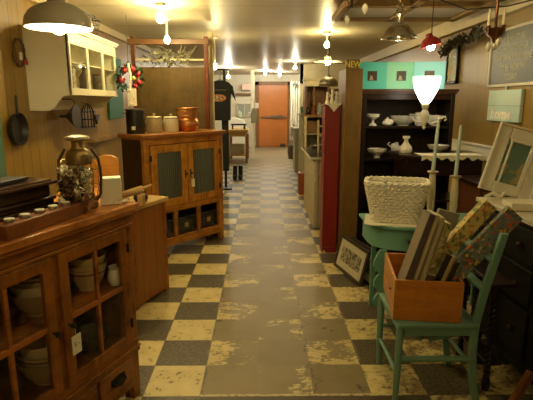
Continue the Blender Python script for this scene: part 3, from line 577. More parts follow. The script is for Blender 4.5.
# ------------------------------------------------------------------ ceiling grid + crystals
gr=thing('window_grid','old wooden window frame hung flat under the ceiling at the upper right','window frame',(0,0,2.36),0)
gw=wood((.44,.29,.10),(.28,.16,.05),'x',.5); m=MB()
m.box(.78,2.0,5.14,5.22,0,.06).box(.76,2.0,4.42,4.49,0,.06).box(.72,.79,3.6,5.22,0,.055).box(1.92,2.0,3.6,5.22,0,.055).box(1.30,1.37,3.6,5.22,0,.055).box(.72,2.0,3.56,3.64,0,.05).box(1.3,2.0,4.10,4.18,0,.05)
m.build('sash',gw,gr,.004)
MB().box(.79,1.31,4.48,5.15,.03,.036).box(1.37,1.93,4.48,5.15,.03,.036).build('glazing',plain((.80,.77,.62),.3),gr)
MB().tube([(.76,5.1,.05),(.76,5.1,.09)],.006).tube([(1.96,5.1,.05),(1.96,5.1,.09)],.006).tube([(.76,3.6,.05),(.76,3.6,.09)],.006).tube([(1.96,3.6,.05),(1.96,3.6,.09)],.006).each('hook',iron2,gr)
def crystal(c,s=1): 
    m=MB(); m.lathe([(0,-.045*s),(.020*s,-.012*s),(.022*s,0),(.012*s,.02*s),(.0,.03*s)],c=c,seg=6); return m
crm=plain((.85,.82,.68),.05,0,.02)
ch=thing('iron_scroll_fixture','dark scrolled iron ceiling fixture with one crystal drop on its end','chandelier',(.64,3.78,2.45),0)
m=MB(); m.tube([(.0,0,0),(.0,0,-.06),(-.03,0,-.12),(.0,0,-.20),(.03,0,-.21),(.03,0,-.16),(.0,0,-.12)],.013,8); m.tube([(.09,0,-.01),(.07,0,-.10),(.02,0,-.16)],.012,8); m.tube([(-.10,0,-.08),(-.02,0,-.02),(.12,0,-.06)],.009,6); m.build('scrolls',metal((.16,.09,.05),.4),ch); MB().tube([(0,0,-.2),(0,0,-.265)],.0015,4).build('wire',iron2,ch); crystal((0,0,-.295),.9).build('crystal_drop',crm,ch)
cd=thing('crystal_drop','faceted crystal hanging alone below the ceiling window frame','crystal',(.735,3.60,2.20),0); crystal((0,0,0),1.1).build('drop',crm,cd); MB().tube([(0,0,.03),(0,0,.16)],.0015,4).build('thread',iron2,cd)
pn=thing('candle_chandelier','small bronze candle chandelier with crystal drops at the upper right','chandelier',(1.40,3.0,1.95),0)
m=MB(); m.lathe([(0,-.06),(.012,-.05),(.02,-.03),(.045,-.01),(.058,.02),(.05,.026),(.02,.01),(.008,.03),(.008,.2),(0,.2)],seg=20)
for k in range(4):
    q=2*PI*k/4+.4; cx_,cy_=.045*math.cos(q),.045*math.sin(q); m.tube([(0,0,0),(cx_*1.2,cy_*1.2,-.01),(cx_*1.25,cy_*1.25,.03)],.005,6); m.lathe([(0,0),(.012,0),(.014,.008),(.0,.01)],c=(cx_*1.25,cy_*1.25,.03),seg=10)
m.build('bronze_body',metal((.25,.11,.05),.35),pn); MB().tube([(0,0,.2),(0,0,.50)],.004).build('chain',iron2,pn)
for k in range(4):
    q=2*PI*k/4+.4; MB().lathe([(0,.038),(.007,.038),(.007,.11),(.004,.13),(0,.135)],c=(.056*math.cos(q),.056*math.sin(q),0),seg=8).build('candle_tube',plain((.85,.75,.5),.4),pn)
for k in range(3):
    q=2*PI*k/3-1.2; crystal((.03*math.cos(q),.03*math.sin(q),-.055-.01*k),.8).build('crystal_drop',crm,pn)
single('power_cable','dark cable sagging beneath the ceiling at the upper right','cord',MB().tube([(1.33,3.95,2.355),(1.42,4.0,2.33),(1.65,4.05,2.27),(1.9,3.9,2.27),(2.19,3.6,2.32)],.005,6),cordm)
# garland
rg=random.Random(12); m=MB()
for k in range(9): petals(m,(0,-.5+k*.11,-.02*math.sin(k)-.01*k),(.05,.08,.06),60,rg,.03)
for k in range(16): 
    y=-.5+rg.random()*.95; m.tube([(0,y,0),(rg.uniform(-.05,.02),y+rg.uniform(-.1,.1),rg.uniform(-.10,.08))],.004,4)
g=m.build('dried_garland',plain((.07,.06,.025),.7)); g.location=(2.06,5.25,2.20); tag(g,'dark dried garland of leaves along the top of the right wall','garland')
# ------------------------------------------------------------------ right wall
cb=thing('chalkboard','framed grey chalkboard with hand-lettered saying on right wall','chalkboard',(2.198,4.05,1.93),-90)
MB().box(-.66,.66,-.012,0,-.225,.235).build('slate',plain((.05,.052,.042),.4,0,.3,4),cb)
MB().box(-.69,-.66,-.022,0,-.25,.26).box(.66,.69,-.022,0,-.25,.26).box(-.69,.69,-.022,0,-.25,-.225).box(-.69,.69,-.022,0,.235,.26).build('frame',plain((.58,.54,.40),.45),cb,.003)
chalk=plain((.60,.60,.50),.8)
for k,s_ in enumerate(('WE MUST BE','WHAT WE NEVER','SAW WHAT WE WERE','TO BE WORTH','TODAY!')):
    text('lettering',s_,.078,chalk,cb,Matrix.Translation((-.27,-.0135,.135-.082*k))@Matrix.Rotation(PI/2,4,'X')@Matrix.Diagonal((.80,1,1,1)),.0008)
ts=thing('turquoise_plank_sign','pale turquoise plank sign with white script below the chalkboard','sign',(2.195,4.36,1.51),-90)
MB().box(-.29,.29,-.03,0,-.14,.14).build('board',planks((.52,.68,.56),(.44,.60,.50),.14,'z',(.12,.2,.16),.55,'x',gw=.03),ts,.003); text('script','home',.13,plain((.86,.84,.66),.6),ts,Matrix.Translation((-.04,-.0315,-.115))@Matrix.Rotation(PI/2,4,'X')@Matrix(((1.25,.3,0,0),(0,1,0,0),(0,0,1,0),(0,0,0,1))),.0008,.004)
MB().box(-.01,.02,-.02,-.005,.14,.18).build('hanger',tin,ts)
np_=thing('narrow_framed_picture','tall narrow dark framed floral picture on the right wall','picture',(2.195,5.66,1.95),-90)
MB().box(-.17,-.13,-.03,0,-.2,.22).box(.13,.17,-.03,0,-.2,.22).box(-.17,.17,-.03,0,-.2,-.17).box(-.17,.17,-.03,0,.19,.22).build('frame',darkw_z,np_,.003); MB().box(-.13,.13,-.012,-.002,-.17,.19).build('print',floral((.40,.45,.30),(((.55,.25,.12),.55),((.7,.68,.5),.58)),9),np_)
# ------------------------------------------------------------------ red cabinet, tall brown post, sign
rc=thing('red_cabinet','tall narrow barn red cabinet standing right of the aisle','cabinet',(.62,4.78,0),0)
rd=plain((.24,.014,.010),.42,0,.25,5)
MB().box(0,.15,0,.20,.06,1.505).build('body',rd,rc,.004); MB().box(-.0,.15,-.004,.0,.0,.06).box(-.0,.02,0,.20,0,.06).each('plinth',rd,rc); MB().box(-.012,.152,-.015,.21,1.505,1.522).build('top',plain((.22,.03,.02),.4),rc,.003)
MB().box(.0,.022,-.008,0,.08,1.49).box(.130,.150,-.008,0,.08,1.49).each('face_stile',rd,rc,.002)
MB().prism([(0,0),(.05,0),(.02,.035)],-.012,-.008).build('chipped_corner',plain((.6,.45,.3),.6),rc)
single('lace_doily','white lace doily draped point down over top of the red cabinet','doily',MB().prism([(.0,.003),(.145,.003),(.145,-.006),(.13,-.015),(.08,-.075),(.03,-.015),(.0,-.006)],-.004,0,'xz').box(0,.145,0,.19,0,.003),plain((.80,.76,.62),.7),(.625,4.757,1.524))
fg=None
for i,(x,y,s_,lab) in enumerate(((.655,4.88,1.0,'white ceramic figurine left on top of red cabinet'),(.70,4.88,1.35,'tall white ceramic figurine in the middle on top of red cabinet'),(.745,4.89,1.1,'white ceramic figurine right on top of the red cabinet'))):
    if fg is None:
        fg=single('ceramic_figurine',lab,'figurine',MB().lathe([(0,0),(.035,0),(.04,.02),(.022,.06),(.028,.09),(.015,.11),(.02,.13),(.018,.15),(0,.16)],seg=16).ball((.0,-.01,.13),.022).tube([(.02,0,.09),(.045,-.01,.11),(.02,-.01,.14)],.007),milk,(x,y,1.526),0,'white figurines on the red cabinet'); fg.scale=(.55,.55,.75)
    else: dup(fg,(x,y,1.526),40*i,lab,None,(.6,.6,.7*s_))
bp=thing('tall_wood_panel','tall tan wooden column panel between red cabinet and black hutch','panel',(.785,4.60,0),0)
MB().box(0,.16,0,.42,0,1.85).build('body',wood((.19,.105,.022),(.11,.058,.012),'z',.5),bp,.004); MB().box(.0,.16,-.01,0,0,.10).build('foot_board',wood((.22,.11,.04),(.14,.07,.02),'x'),bp)
sn=thing('yellow_letter_sign','small dark block sign reading NEW in yellow letters atop the tan panel','sign',(.785,4.62,1.85),0)
MB().box(-.0,.13,0,.03,0,.085).build('block',plain((.16,.09,.02),.5),sn,.002); text('letters','NEW',.082,plain((1.0,.72,.04),.4),sn,Matrix.Translation((.065,-.002,.012))@Matrix.Rotation(PI/2,4,'X')@Matrix.Diagonal((.78,1,1,1)),.002)
# ------------------------------------------------------------------ hutch
hu=thing('black_hutch','tall black open hutch displaying white milk glass on its shelves','hutch',(.975,4.72,0),0)
HW=.90
MB().box(0,.04,0,.40,0,1.64).each('side_panel',darkw_z,hu,.003); MB().box(HW-.04,HW,0,.40,0,1.64).each('side_panel',darkw_z,hu,.003)
MB().box(.04,HW-.04,.385,.40,0,1.62).build('back_panel',wood((.05,.026,.012),(.02,.010,.005),'z',.5),hu)
m=MB()
for zz in (.98,1.30,.62,.10): m.box(.04,HW-.04,.015,.385,zz-.012,zz+.012)
m.each('shelf',darkw_x,hu,.002); MB().box(-.02,HW+.02,-.03,.42,1.64,1.665).box(-.01,HW+.01,-.015,.41,1.62,1.64).build('cornice',wood((.10,.045,.02),(.03,.014,.008),'x',.3),hu,.003)
MB().box(.04,HW-.04,0,.02,1.565,1.62).box(.04,HW-.04,.0,.02,0,.10).each('face_rail',darkw_x,hu,.003)
GZ='milk glass on the black hutch'
def glassw(name,label,cat,m,x,y,z,mat=milk): return single(name,label,cat,m,mat,(x,y,z),0,GZ)
glassw('milk_glass_compote','footed milk glass compote, left on the top shelf of hutch','compote',MB().lathe([(0,0),(.04,0),(.034,.015),(.012,.03),(.012,.055),(.03,.065),(.06,.085),(.068,.115),(.062,.115),(.05,.085),(0,.07)],seg=28,wav=.03,nw=8),1.115,4.86,1.312)
m=MB().lathe([(0,0),(.035,0),(.055,.015),(.05,.035),(.03,.06),(.012,.072),(.01,.08),(0,.085)],seg=24).ball((.03,-.01,.035),.03); glassw('milk_glass_hen_dish','small domed milk glass covered dish on top shelf of hutch','covered dish',m,1.262,4.86,1.312)
glassw('milk_glass_bowl','wide fluted milk glass bowl in the middle of the top hutch shelf','bowl',bowl_m(.128,.095,.015,20,.45),1.425,4.88,1.312)
m=MB().lathe([(0,0),(.04,0),(.06,.04),(.055,.09),(.04,.11),(.052,.13),(.046,.13),(.03,.11),(0,.1)],seg=28,wav=.02,nw=10).tube([(.05,0,.11),(.10,0,.10),(.10,0,.05),(.055,0,.03)],.008); glassw('milk_glass_pitcher','milk glass pitcher with handle at the right of top hutch shelf','pitcher',m,1.585,4.85,1.312)
glassw('milk_glass_bowl','flaring milk glass bowl at the far right of top hutch shelf','bowl',bowl_m(.085,.10,.02,12,.4),1.745,4.88,1.312)
m=MB().lathe([(0,0),(.035,0),(.03,.02),(.06,.045),(.085,.06),(.095,.09),(.085,.09),(.07,.062),(0,.05)],seg=48,wav=.06,nw=6); glassw('milk_glass_ruffled_dish','ruffled milk glass dish alone on the lower left hutch shelf','dish',m,1.165,4.84,.992)
m=MB().lathe([(0,0),(.05,0),(.052,.05),(.02,.08),(.02,.1),(0,.1)],seg=20).tube([(-.05,0,.05),(-.09,0,.08),(-.07,0,.1)],.007).ball((-.03,0,.06),.03); glassw('milk_glass_creamer','squat milk glass creamer behind the tall decanter on hutch','creamer',m,1.37,4.88,.992+.05)
# dark stand before the hutch with lace
ds=thing('dark_side_table','dark table with moulded curved top in front of black hutch','table',(1.22,4.12,0),0)
MB().prism([(.0,.12),(.08,.03),(.25,0),(.62,0),(.74,.05),(.78,.16),(.78,.50),(.0,.50)],1.055,1.085,'xy').prism([(.02,.12),(.09,.045),(.25,.015),(.61,.015),(.72,.06),(.76,.16),(.76,.50),(.02,.50)],1.035,1.055,'xy').build('top',darkw_x,ds,.006)
MB().box(.05,.73,.07,.47,.90,1.035).each('apron',darkw_x,ds,.003)
for (x,y) in((.08,.09),(.69,.09),(.08,.45),(.69,.45)): MB().lathe([(0,0),(.018,0),(.03,.04),(.018,.08),(.028,.3),(.035,.45),(.02,.5),(.032,.6),(.025,.9),(0,.9)],c=(x,y,0),seg=14).build('leg',darkw_z,ds)
MB().box(.06,.71,.08,.46,.66,.68).build('lower_shelf',darkw_x,ds,.003)
m=MB(); n=44
vs=[(.16+.56*k/n, -.030-.012*math.cos(k*.9)-.006*math.sin(k*.37)) for k in range(n+1)]
m.prism([(.16,.004)]+vs+[(.72,.004)],-.012,-.008,'xz'); m.box(.16,.72,-.012,.20,0,.004)
single('lace_runner','white scalloped lace runner spread on dark table before hutch','runner',m,plain((.82,.78,.64),.8),(1.22,4.12,1.087))
m=MB().lathe([(0,0),(.055,0),(.062,.02),(.055,.05),(.03,.08),(.018,.10),(.018,.12),(.035,.135),(.032,.15),(0,.15)],seg=28,wav=.02,nw=10); single('milk_glass_decanter','hobnail milk glass decanter bottle on the dark table before hutch','decanter',m,milk,(1.33,4.42,1.087),0,GZ)
single('milk_glass_bowl','shallow milk glass bowl on the dark table behind the lace runner','bowl',bowl_m(.10,.06,.01,12,.35),plain((.62,.60,.50),.2),(1.66,4.50,1.087),0,GZ)
single('white_plate','white plate standing low on the shelf under the dark table','plate',MB().lathe([(0,0),(.05,0),(.09,.012),(.088,.016),(.05,.006),(0,.005)],seg=28),milk,(1.45,4.35,.68))
m=MB(); m.tube([(.00,0,0),(.01,0,.05),(-.01,0,.10),(.03,0,.14),(.06,0,.12)],.012,8); m.ball((0,0,.02),(.03,.02,.02)); single('swan_figurine','small pale swan shaped figurine on the shelf below dark table','figurine',m,plain((.45,.42,.33),.3),(1.33,4.25,.68))
# turquoise frames
tf=thing('turquoise_mat_frame','leftmost turquoise square frame with a small centre picture on the hutch','frame',(1.065,4.76,1.665),0,'turquoise frames on top of the hutch')
MB().box(-.142,.142,-.012,.012,0,.255).build('board',plain((.07,.56,.50),.5,0,.06),tf,.003)
MB().box(-.045,.045,-.018,-.012,.08,.17).build('opening',plain((.06,.05,.035),.25),tf); MB().prism([(-.03,.085),(.01,.085),(0,.125),(-.02,.13)],-.020,-.018).build('tiny_print',plain((.35,.28,.16),.5),tf)
t2=dup(tf,(1.345,4.76,1.665),0,'middle mint green square frame with small centre picture on hutch')
for chd in t2.children:
    if chd.name.startswith('board'): chd.data=chd.data.copy(); chd.data.materials[0]=plain((.24,.68,.48),.5,0,.06)
t3=dup(tf,(1.60,4.70,1.665),-18,'rightmost pale blue square frame angled on top of hutch')
for chd in t3.children:
    if chd.name.startswith('board'): chd.data=chd.data.copy(); chd.data.materials[0]=plain((.26,.74,.82),.5,0,.06)
# white sconce lamp clipped to the hutch
sc=thing('white_scroll_sconce','white scroll-armed sconce with glowing tulip glass on the hutch front','sconce',(1.445,4.30,1.525),0)
MB().lathe([(0,-.225),(.010,-.215),(.016,-.20),(.010,-.185),(.02,-.17),(.035,-.14),(.04,-.09),(.028,-.06),(.020,-.045),(.03,-.03),(.032,0),(.02,.01),(0,.01)],seg=20).build('body',chippy((.82,.78,.62),(.6,.5,.35),.3,20),sc)
MB().tube([(.02,0,-.15),(.06,0,-.17),(.11,0,-.155),(.15,0,-.12),(.185,0,-.11),(.195,0,-.13),(.18,0,-.145)],.009,8).tube([(-.02,0,-.15),(-.06,.02,-.16),(-.10,.04,-.12)],.008,8).lathe([(0,0),(.028,0),(.03,.006),(.012,.01),(.010,.03),(0,.03)],c=(.135,0,-.13),seg=14).build('scroll_arm',chippy((.82,.78,.62),(.6,.5,.35),.3,20),sc)
MB().tube([(0,.02,-.10),(0,.25,-.10),(0,.43,-.10)],.008,6).build('wall_arm',plain((.82,.78,.62),.4),sc)
MB().lathe([(.0,.008),(.036,.01),(.062,.05),(.098,.12),(.113,.18),(.118,.235),(.0,.24)],seg=28).build('tulip_glass',emit((1,.93,.74),4.5,'frosted_glass_glow'),sc)
# ------------------------------------------------------------------ demilune table
dt=thing('turquoise_demilune_table','turquoise half round table with scalloped leg boards','table',(1.235,3.37,0),0)
tq=plain((.16,.38,.28),.42,0,.14,7); 
def arc(rx,ry,n=28,a0=180,a1=360):
    o=[]
    for k in range(n+1):
        q=R(a0+(a1-a0)*k/n); c_,d_=math.cos(q),math.sin(q); o.append((rx*math.copysign(abs(c_)**.72,c_),ry*math.copysign(abs(d_)**.72,d_)))
    return o
MB().prism(arc(.505,.32)+[(.505,.14),(-.505,.14)],.70,.722,'xy').build('top',tq,dt,.005)
o1=arc(.475,.295); o2=arc(.455,.275); m=MB()
m.prism(o1+o2[::-1],.55,.70,'xy').box(-.475,-.455,0,.12,.55,.70).box(.455,.475,0,.12,.55,.70).box(-.475,.475,.11,.13,.55,.70).build('apron',tq,dt,.002)
MB().ball((-.25,-.29,.625),.013).build('knob',iron2,dt)
def scal(s_):
    pts=[(.0,.0),(.035,0),(.035,.70),(.0,.70)]
    out=[(-.012,.70),(-.03,.66),(-.05,.60),(-.055,.55),(-.035,.51),(-.012,.48),(-.03,.45),(-.048,.41),(-.045,.36),(-.02,.325),(-.008,.30),(-.03,.27),(-.045,.23),(-.035,.18),(-.010,.14),(-.004,.10),(0,0)]
    return [(s_*a,b) for a,b in [(.035,0),(.035,.545)]+[(x,z*.545/.70) for x,z in out]]
for (x,y,s_) in ((-.41,-.215,1),(-.41,.09,1),(.41,-.215,-1),(.41,.09,-1)):
    MB().prism(scal(s_) if y<0 else [(0,0),(s_*.035,0),(s_*.035,.55),(0,.55)],-.012,.012,'xz',M=Matrix.Translation((x,y,0))).build('leg',tq,dt,.003)
# basket
bk=thing('white_wicker_basket','white woven wicker basket on the turquoise half round table','basket',(.935,3.27,.73),-14)
H_=.27
def bp_(u,v,off):
    a=.150+.060*v; b=.100+.045*v; q=2*PI*u; e=5.0; cx_=math.copysign(abs(math.cos(q))**(2/e),math.cos(q)); sy=math.copysign(abs(math.sin(q))**(2/e),math.sin(q))
    return Vector((cx_*(a+off),sy*(b+off),H_*v))
# equal-arc stations round the rounded rectangle
def stations(n):
    P=[bp_(k/2000,.5,0) for k in range(2001)]; L=[0]
    for a_,b_ in zip(P,P[1:]): L.append(L[-1]+(b_-a_).length)
    out=[]; i_=0
    for k in range(n):
        t_=L[-1]*k/n
        while L[i_+1]<t_: i_+=1
        out.append(i_/2000)
    return out
NS=56; ST=stations(NS); ST2=stations(NS*2); wk_=plain((.84,.80,.66),.5,0,.08,40)
m=MB(); NR=13
for j in range(NR):
    v=(j+.5)/NR
    m.tube([bp_(ST2[k],v,.006*(math.cos(PI*(k/2+j)) if k%2==0 else 0)) for k in range(NS*2)],.0095,6,closed=True)
m.build('woven_body',wk_,bk)
m=MB()
for k in range(NS): m.tube([bp_(ST[k],0,0),bp_(ST[k],.5,0),bp_(ST[k],1,0)],.0055,5)
m.prism([tuple(bp_(ST[k],0,0).xy) for k in range(NS)],0,.006,'xy').build('stakes',wk_,bk)
m=MB()
for o in (0,PI): m.tube([bp_(ST2[k],1,.005*math.cos(k*.9+o))+Vector((0,0,.004+.006*math.sin(k*.9+o))) for k in range(NS*2)],.009,6,closed=True)
m.build('braided_rim',wk_,bk)
MB().ball((-.08,-.15,.292),(.012,.008,.014)).ball((-.08,-.152,.27),(.016,.009,.012)).box(-.095,-.065,-.158,-.148,.235,.26).build('clasp',plain((.7,.72,.62),.4),bk)
single('table_doily','cream lace cloth under the white wicker basket','cloth',MB().prism([(-.21,-.13),(-.17,-.155),(-.06,-.145),(.0,-.16),(.08,-.145),(.18,-.15),(.22,-.12),(.24,.15),(-.21,.15)],0,.006,'xy'),plain((.80,.76,.60),.8),(.935,3.25,.7225),-14)
# candlesticks
csp=[(0,0),(.048,0),(.05,.012),(.03,.03),(.018,.05),(.024,.075),(.020,.10),(.028,.14),(.022,.30),(.018,.315),(.030,.325),(.036,.335),(.016,.34),(0,.34)]
pm=chippy((.74,.64,.42),(.45,.33,.17),.30,24)
for i,(x,y,hs,tilt,lab,lab2) in enumerate(((1.215,3.36,1.0,4,'cream chippy candlestick, left of the pair behind the basket','pale blue taper candle in the left cream candlestick'),(1.355,3.30,.93,2,'cream chippy candlestick, right of the pair behind the basket','pale blue taper candle in the right cream candlestick'))):
    if i==0:
        c0=thing('candlestick',lab,'candlestick',(x,y,.722),0,'pair of cream candlesticks'); MB().lathe([(0,0),(.048,0),(.05,.012),(.03,.03),(.022,.06),(.027,.10),(.025,.14),(.028,.19),(.021,.325),(.0,.33)],seg=20).build('stem',pm,c0); MB().lathe([(0,.325),(.030,.325),(.040,.332),(.038,.34),(.014,.342),(0,.342)],seg=20).build('drip_pan',metal((.45,.33,.16),.4),c0)
        t0=single('taper_candle',lab2,'candle',MB().lathe([(0,0),(.0135,0),(.012,.2),(.0095,.35),(.004,.365),(0,.367)],seg=14),plain((.48,.60,.56),.4),(x,y,.722+.342),0,'pale blue taper candles')
        t0.rotation_euler=(0,R(2.5),0)
    else:
        d=dup(c0,(x,y,.722),0,lab,None,(1,1,hs)); d2=dup(t0,(x,y,.722+.342*hs),0,lab2); d2.rotation_euler=(0,R(1.5),0); d2.scale=(1,1,.96)
# frames leaning on the floor
def lean_frame(label,loc,rz,mat,mat2,w=.50,h=.33):
    o=thing('picture_frame',label,'picture frame',loc,rz,'frames leaning on the floor'); o.rotation_euler=(R(-14),0,R(rz))
    MB().box(-w/2,w/2,-.012,.012,0,.03).box(-w/2,w/2,-.012,.012,h-.03,h).box(-w/2,-w/2+.03,-.012,.012,.03,h-.03).box(w/2-.03,w/2,-.012,.012,.03,h-.03).build('frame',mat,o,.003)
    MB().box(-w/2+.03,w/2-.03,-.004,.006,.03,h-.03).build('mat_board',plain((.55,.52,.38),.4),o); MB().box(-w/2+.09,w/2-.09,-.006,-.004,.09,h-.09).build('print',mat2,o); return o
lean_frame('dark framed old print leaning on the floor, front of the pair',(.765,4.11,.002),-76,plain((.04,.03,.02),.4),floral((.36,.33,.22),(((.10,.09,.06),.50),),30),.58,.315)
lean_frame('dark frame leaning behind the front print on the floor',(.86,4.06,.002),-76,plain((.03,.022,.015),.4),floral((.20,.18,.12),(((.07,.06,.04),.50),),30),.60,.30)
# ------------------------------------------------------------------ turquoise chair
cc=thing('turquoise_chair','turquoise painted wooden chair with rectangular seat carrying the book crate','chair',(.90,2.42,0),0)
tq2=plain((.155,.30,.225),.42,0,.14,7)
MB().box(-.22,.19,-.215,.20,.43,.455).build('seat',tq2,cc,.006); MB().box(-.20,.18,-.20,-.18,.385,.43).box(-.20,.18,.165,.185,.385,.43).box(-.20,-.18,-.20,.185,.385,.43).each('apron',tq2,cc,.002)
MB().tube([(-.205,-.19,.43),(-.205,-.19,.2),(-.21,-.195,0)],[.020,.019,.014],8).build('leg',tq2,cc); MB().tube([(-.205,.18,.43),(-.205,.19,.2),(-.20,.20,0)],[.020,.019,.014],8).build('leg',tq2,cc)
for y in(-.19,.18):
    m=MB(); pts=[(.215,y,0),(.185,y,.15),(.172,y,.30),(.176,y,.45),(.205,y,.62),(.247,y,.80),(.275,y,.92)]
    pr=[(a-.019,c_) for a,_,c_ in pts]+[(a+.019,c_) for a,_,c_ in pts][::-1]; m.prism(pr,y-.014,y+.014,'xz').build('back_post',tq2,cc,.004)
MB().bar((.243,-.19,.78),(.243,.18,.78),.018,.05,(1,0,0)).bar((.21,-.19,.63),(.21,.18,.63),.018,.05,(1,0,0)).each('back_rail',tq2,cc,.004)
MB().tube([(-.205,-.19,.255),(.178,-.19,.255)],.016,8).tube([(-.205,.185,.255),(.178,.18,.255)],.012,8).tube([(-.205,-.19,.17),(-.205,.19,.17)],.011,8).tube([(.185,-.19,.2),(.185,.18,.2)],.012,8).each('stretcher',tq2,cc)
MB().bar((.165,-.18,.40),(.02,.0,.26),.02,.02).bar((-.19,.17,.40),(-.02,.0,.26),.02,.02).each('brace',tq2,cc)
cx0=thing('wooden_crate','orange pine crate of books and painted boards on the turquoise chair','crate',(.862,2.46,.456),-8)
cw_=wood((.58,.23,.035),(.30,.10,.015),'x',.4)
MB().box(-.155,.155,-.225,-.21,0,.215).build('front_board',cw_,cx0,.003); MB().box(-.155,.155,.21,.225,0,.215).build('back_board',cw_,cx0,.003)
cy_=wood((.60,.27,.045),(.33,.13,.02),'y',.4); MB().box(-.168,-.155,-.225,.225,0,.215).build('side_board',cy_,cx0,.003); MB().box(.155,.168,-.225,.225,0,.215).build('side_board',cy_,cx0,.003); MB().box(-.16,.16,-.22,.22,0,.012).build('bottom_board',cw_,cx0)
MB().ball((-.17,-.10,.12),(.006,.006,.006)).build('knot_hole',plain((.05,.02,.01),.6),cx0)
# painted boards and books in the crate: (bottom x,z) -> (top x,z), y centre, width in the lean plane, thickness in y
def book(name,label,cat,x0,z0,x1,z1,y,w,t_,mat,pages=None):
    o=thing(name,label,cat,(x0,y,z0),0,'books and painted boards in the crate'); d=Vector((x1-x0,0,z1-z0)); L=d.length; o.rotation_euler=(0,math.atan2(d.x,d.z),0)
    MB().box(-w/2,w/2,-t_/2,t_/2,0,L).build('cover' if pages else 'board',mat,o,.002)
    if pages: MB().box(-w/2+.002,w/2-.002,-t_/2+.004,t_/2-.004,L-.0005,L+.0008).box(-w/2-.0008,-w/2+.001,-t_/2+.004,t_/2-.004,.004,L-.004).build('pages',pages,o)
    return o
blue=floral((.17,.22,.20),(((.10,.13,.08),.53),((.58,.11,.04),.58),((.70,.46,.08),.61),((.07,.10,.09),.60)),30)
yell=floral((.62,.50,.17),(((.20,.22,.07),.52),((.55,.18,.05),.57)),34)
page=plain((.62,.54,.33),.7); oliv=floral((.30,.25,.10),(((.12,.14,.05),.52),((.5,.42,.2),.58)),30)
book('painted_board','long blue floral painted board leaning furthest right in the crate','painted board',.925,.615,1.262,1.005,2.315,.100,.03,blue)
book('painted_board','yellow floral painted board leaning just behind the long blue one','painted board',.90,.715,1.165,1.035,2.385,.075,.05,yell)
book('book','grey violet covered book, leftmost leaning in the crate','book',.70,.56,.835,1.005,2.32,.030,.11,plain((.10,.070,.065),.5),plain((.24,.20,.13),.7))
book('book','cream edged thick book next to the grey violet one','book',.740,.55,.862,1.0,2.33,.018,.12,plain((.55,.46,.25),.6),page)
book('book','cream paperback between the thick book and the olive floral','book',.775,.54,.895,.985,2.34,.020,.12,plain((.48,.42,.25),.6),page)
book('book','olive floral covered book leaning against the cream paperback','book',.81,.53,.925,.955,2.34,.034,.12,oliv,page)
book('wood_block','small orange wooden block low between books in the crate','block',.80,.56,.885,.80,2.32,.045,.05,wood((.62,.33,.08),(.5,.22,.05),'z'))
book('book','black book with an olive edge in the middle of crate','book',.815,.50,.93,.80,2.275,.032,.03,plain((.03,.025,.02),.4),oliv)
book('book','thin tan book leaning between the two black books','book',.845,.50,.955,.79,2.275,.018,.03,plain((.45,.36,.15),.5),page)
book('book','black book with worn edge leaning under the blue floral board','book',.868,.49,.975,.76,2.275,.026,.03,plain((.035,.03,.025),.4),oliv)
book('grey_slab','rough grey slab standing behind the black books in crate','slab',.94,.60,1.03,.955,2.56,.12,.03,plain((.26,.23,.17),.7,0,.25,30))
book('book','dark brown book lying low at the crate front left','book',.80,.50,.86,.69,2.275,.07,.03,plain((.09,.06,.035),.5),page)
# ------------------------------------------------------------------ black dresser and stuff
bd=thing('black_dresser','black painted chest of drawers with pale top at the right edge','dresser',(1.38,2.72,0),-90)
blk=plain((.005,.0045,.004),.6,0,.1,10,.25); Wd=1.3
MB().box(-.22,1.1,0,.55,.12,.93).build('body',blk,bd,.004); MB().box(-.24,1.12,-.025,.57,.93,.955).build('top',chippy((.60,.57,.46),(.30,.25,.18),.33,10),bd,.004)
for z0,z1 in((.72,.90),(.50,.69),(.20,.47)):
    for x0,x1 in((-.19,.43),(.46,1.07)):
        d=MB().box(x0,x1,-.014,.0,z0,z1).build('drawer',plain((.006,.005,.0045),.55,0,.1,10,.25),bd,.004)
        for kx in(x0+.12,x1-.12): MB().ball((kx,-.028,(z0+z1)/2),(.016,.014,.016)).tube([(kx,-.012,(z0+z1)/2),(kx,-.025,(z0+z1)/2)],.007).build('knob',wood((.05,.015,.008),(.03,.01,.005),'x'),d)
for x in(-.18,1.05):
    for y in (.04,.5): MB().lathe([(0,0),(.02,0),(.03,.05),(.02,.08),(.03,.12),(0,.12)],c=(x,y,0),seg=12).build('foot',blk,bd)
tt=thing('barley_twist_stand','dark barley twist legged stand in the shadows by the dresser','stand',(1.19,2.30,0),0)
def twist(x,y,h):
    m=MB()
    for o in(0,PI): m.tube([(x+.010*math.cos(k*.75+o),y+.010*math.sin(k*.75+o),.08+k*(h-.16)/60) for k in range(61)],.010,7)
    m.lathe([(0,0),(.02,0),(.024,.04),(.016,.085),(0,.09)],c=(x,y,0),seg=12); m.lathe([(0,0),(.018,0),(.022,.04),(.022,.08),(0,.08)],c=(x,y,h-.08),seg=12); return m
for (x,y) in((.03,.05),(.03,.40),(.105,.40)): twist(x,y,.60).build('leg',darkw_z,tt)
MB().box(.005,.13,.02,.43,.60,.62).build('top',darkw_x,tt,.004); MB().box(.03,.11,.05,.40,.14,.155).each('shelf',darkw_x,tt,.003)
single('leaning_board','brown wooden board leaning low in the bottom right corner','board',MB().bar((0,0,.012),(.11,.02,.22),.03,.03),wood((.28,.12,.04),(.14,.05,.02),'z'),(1.235,2.14,0))
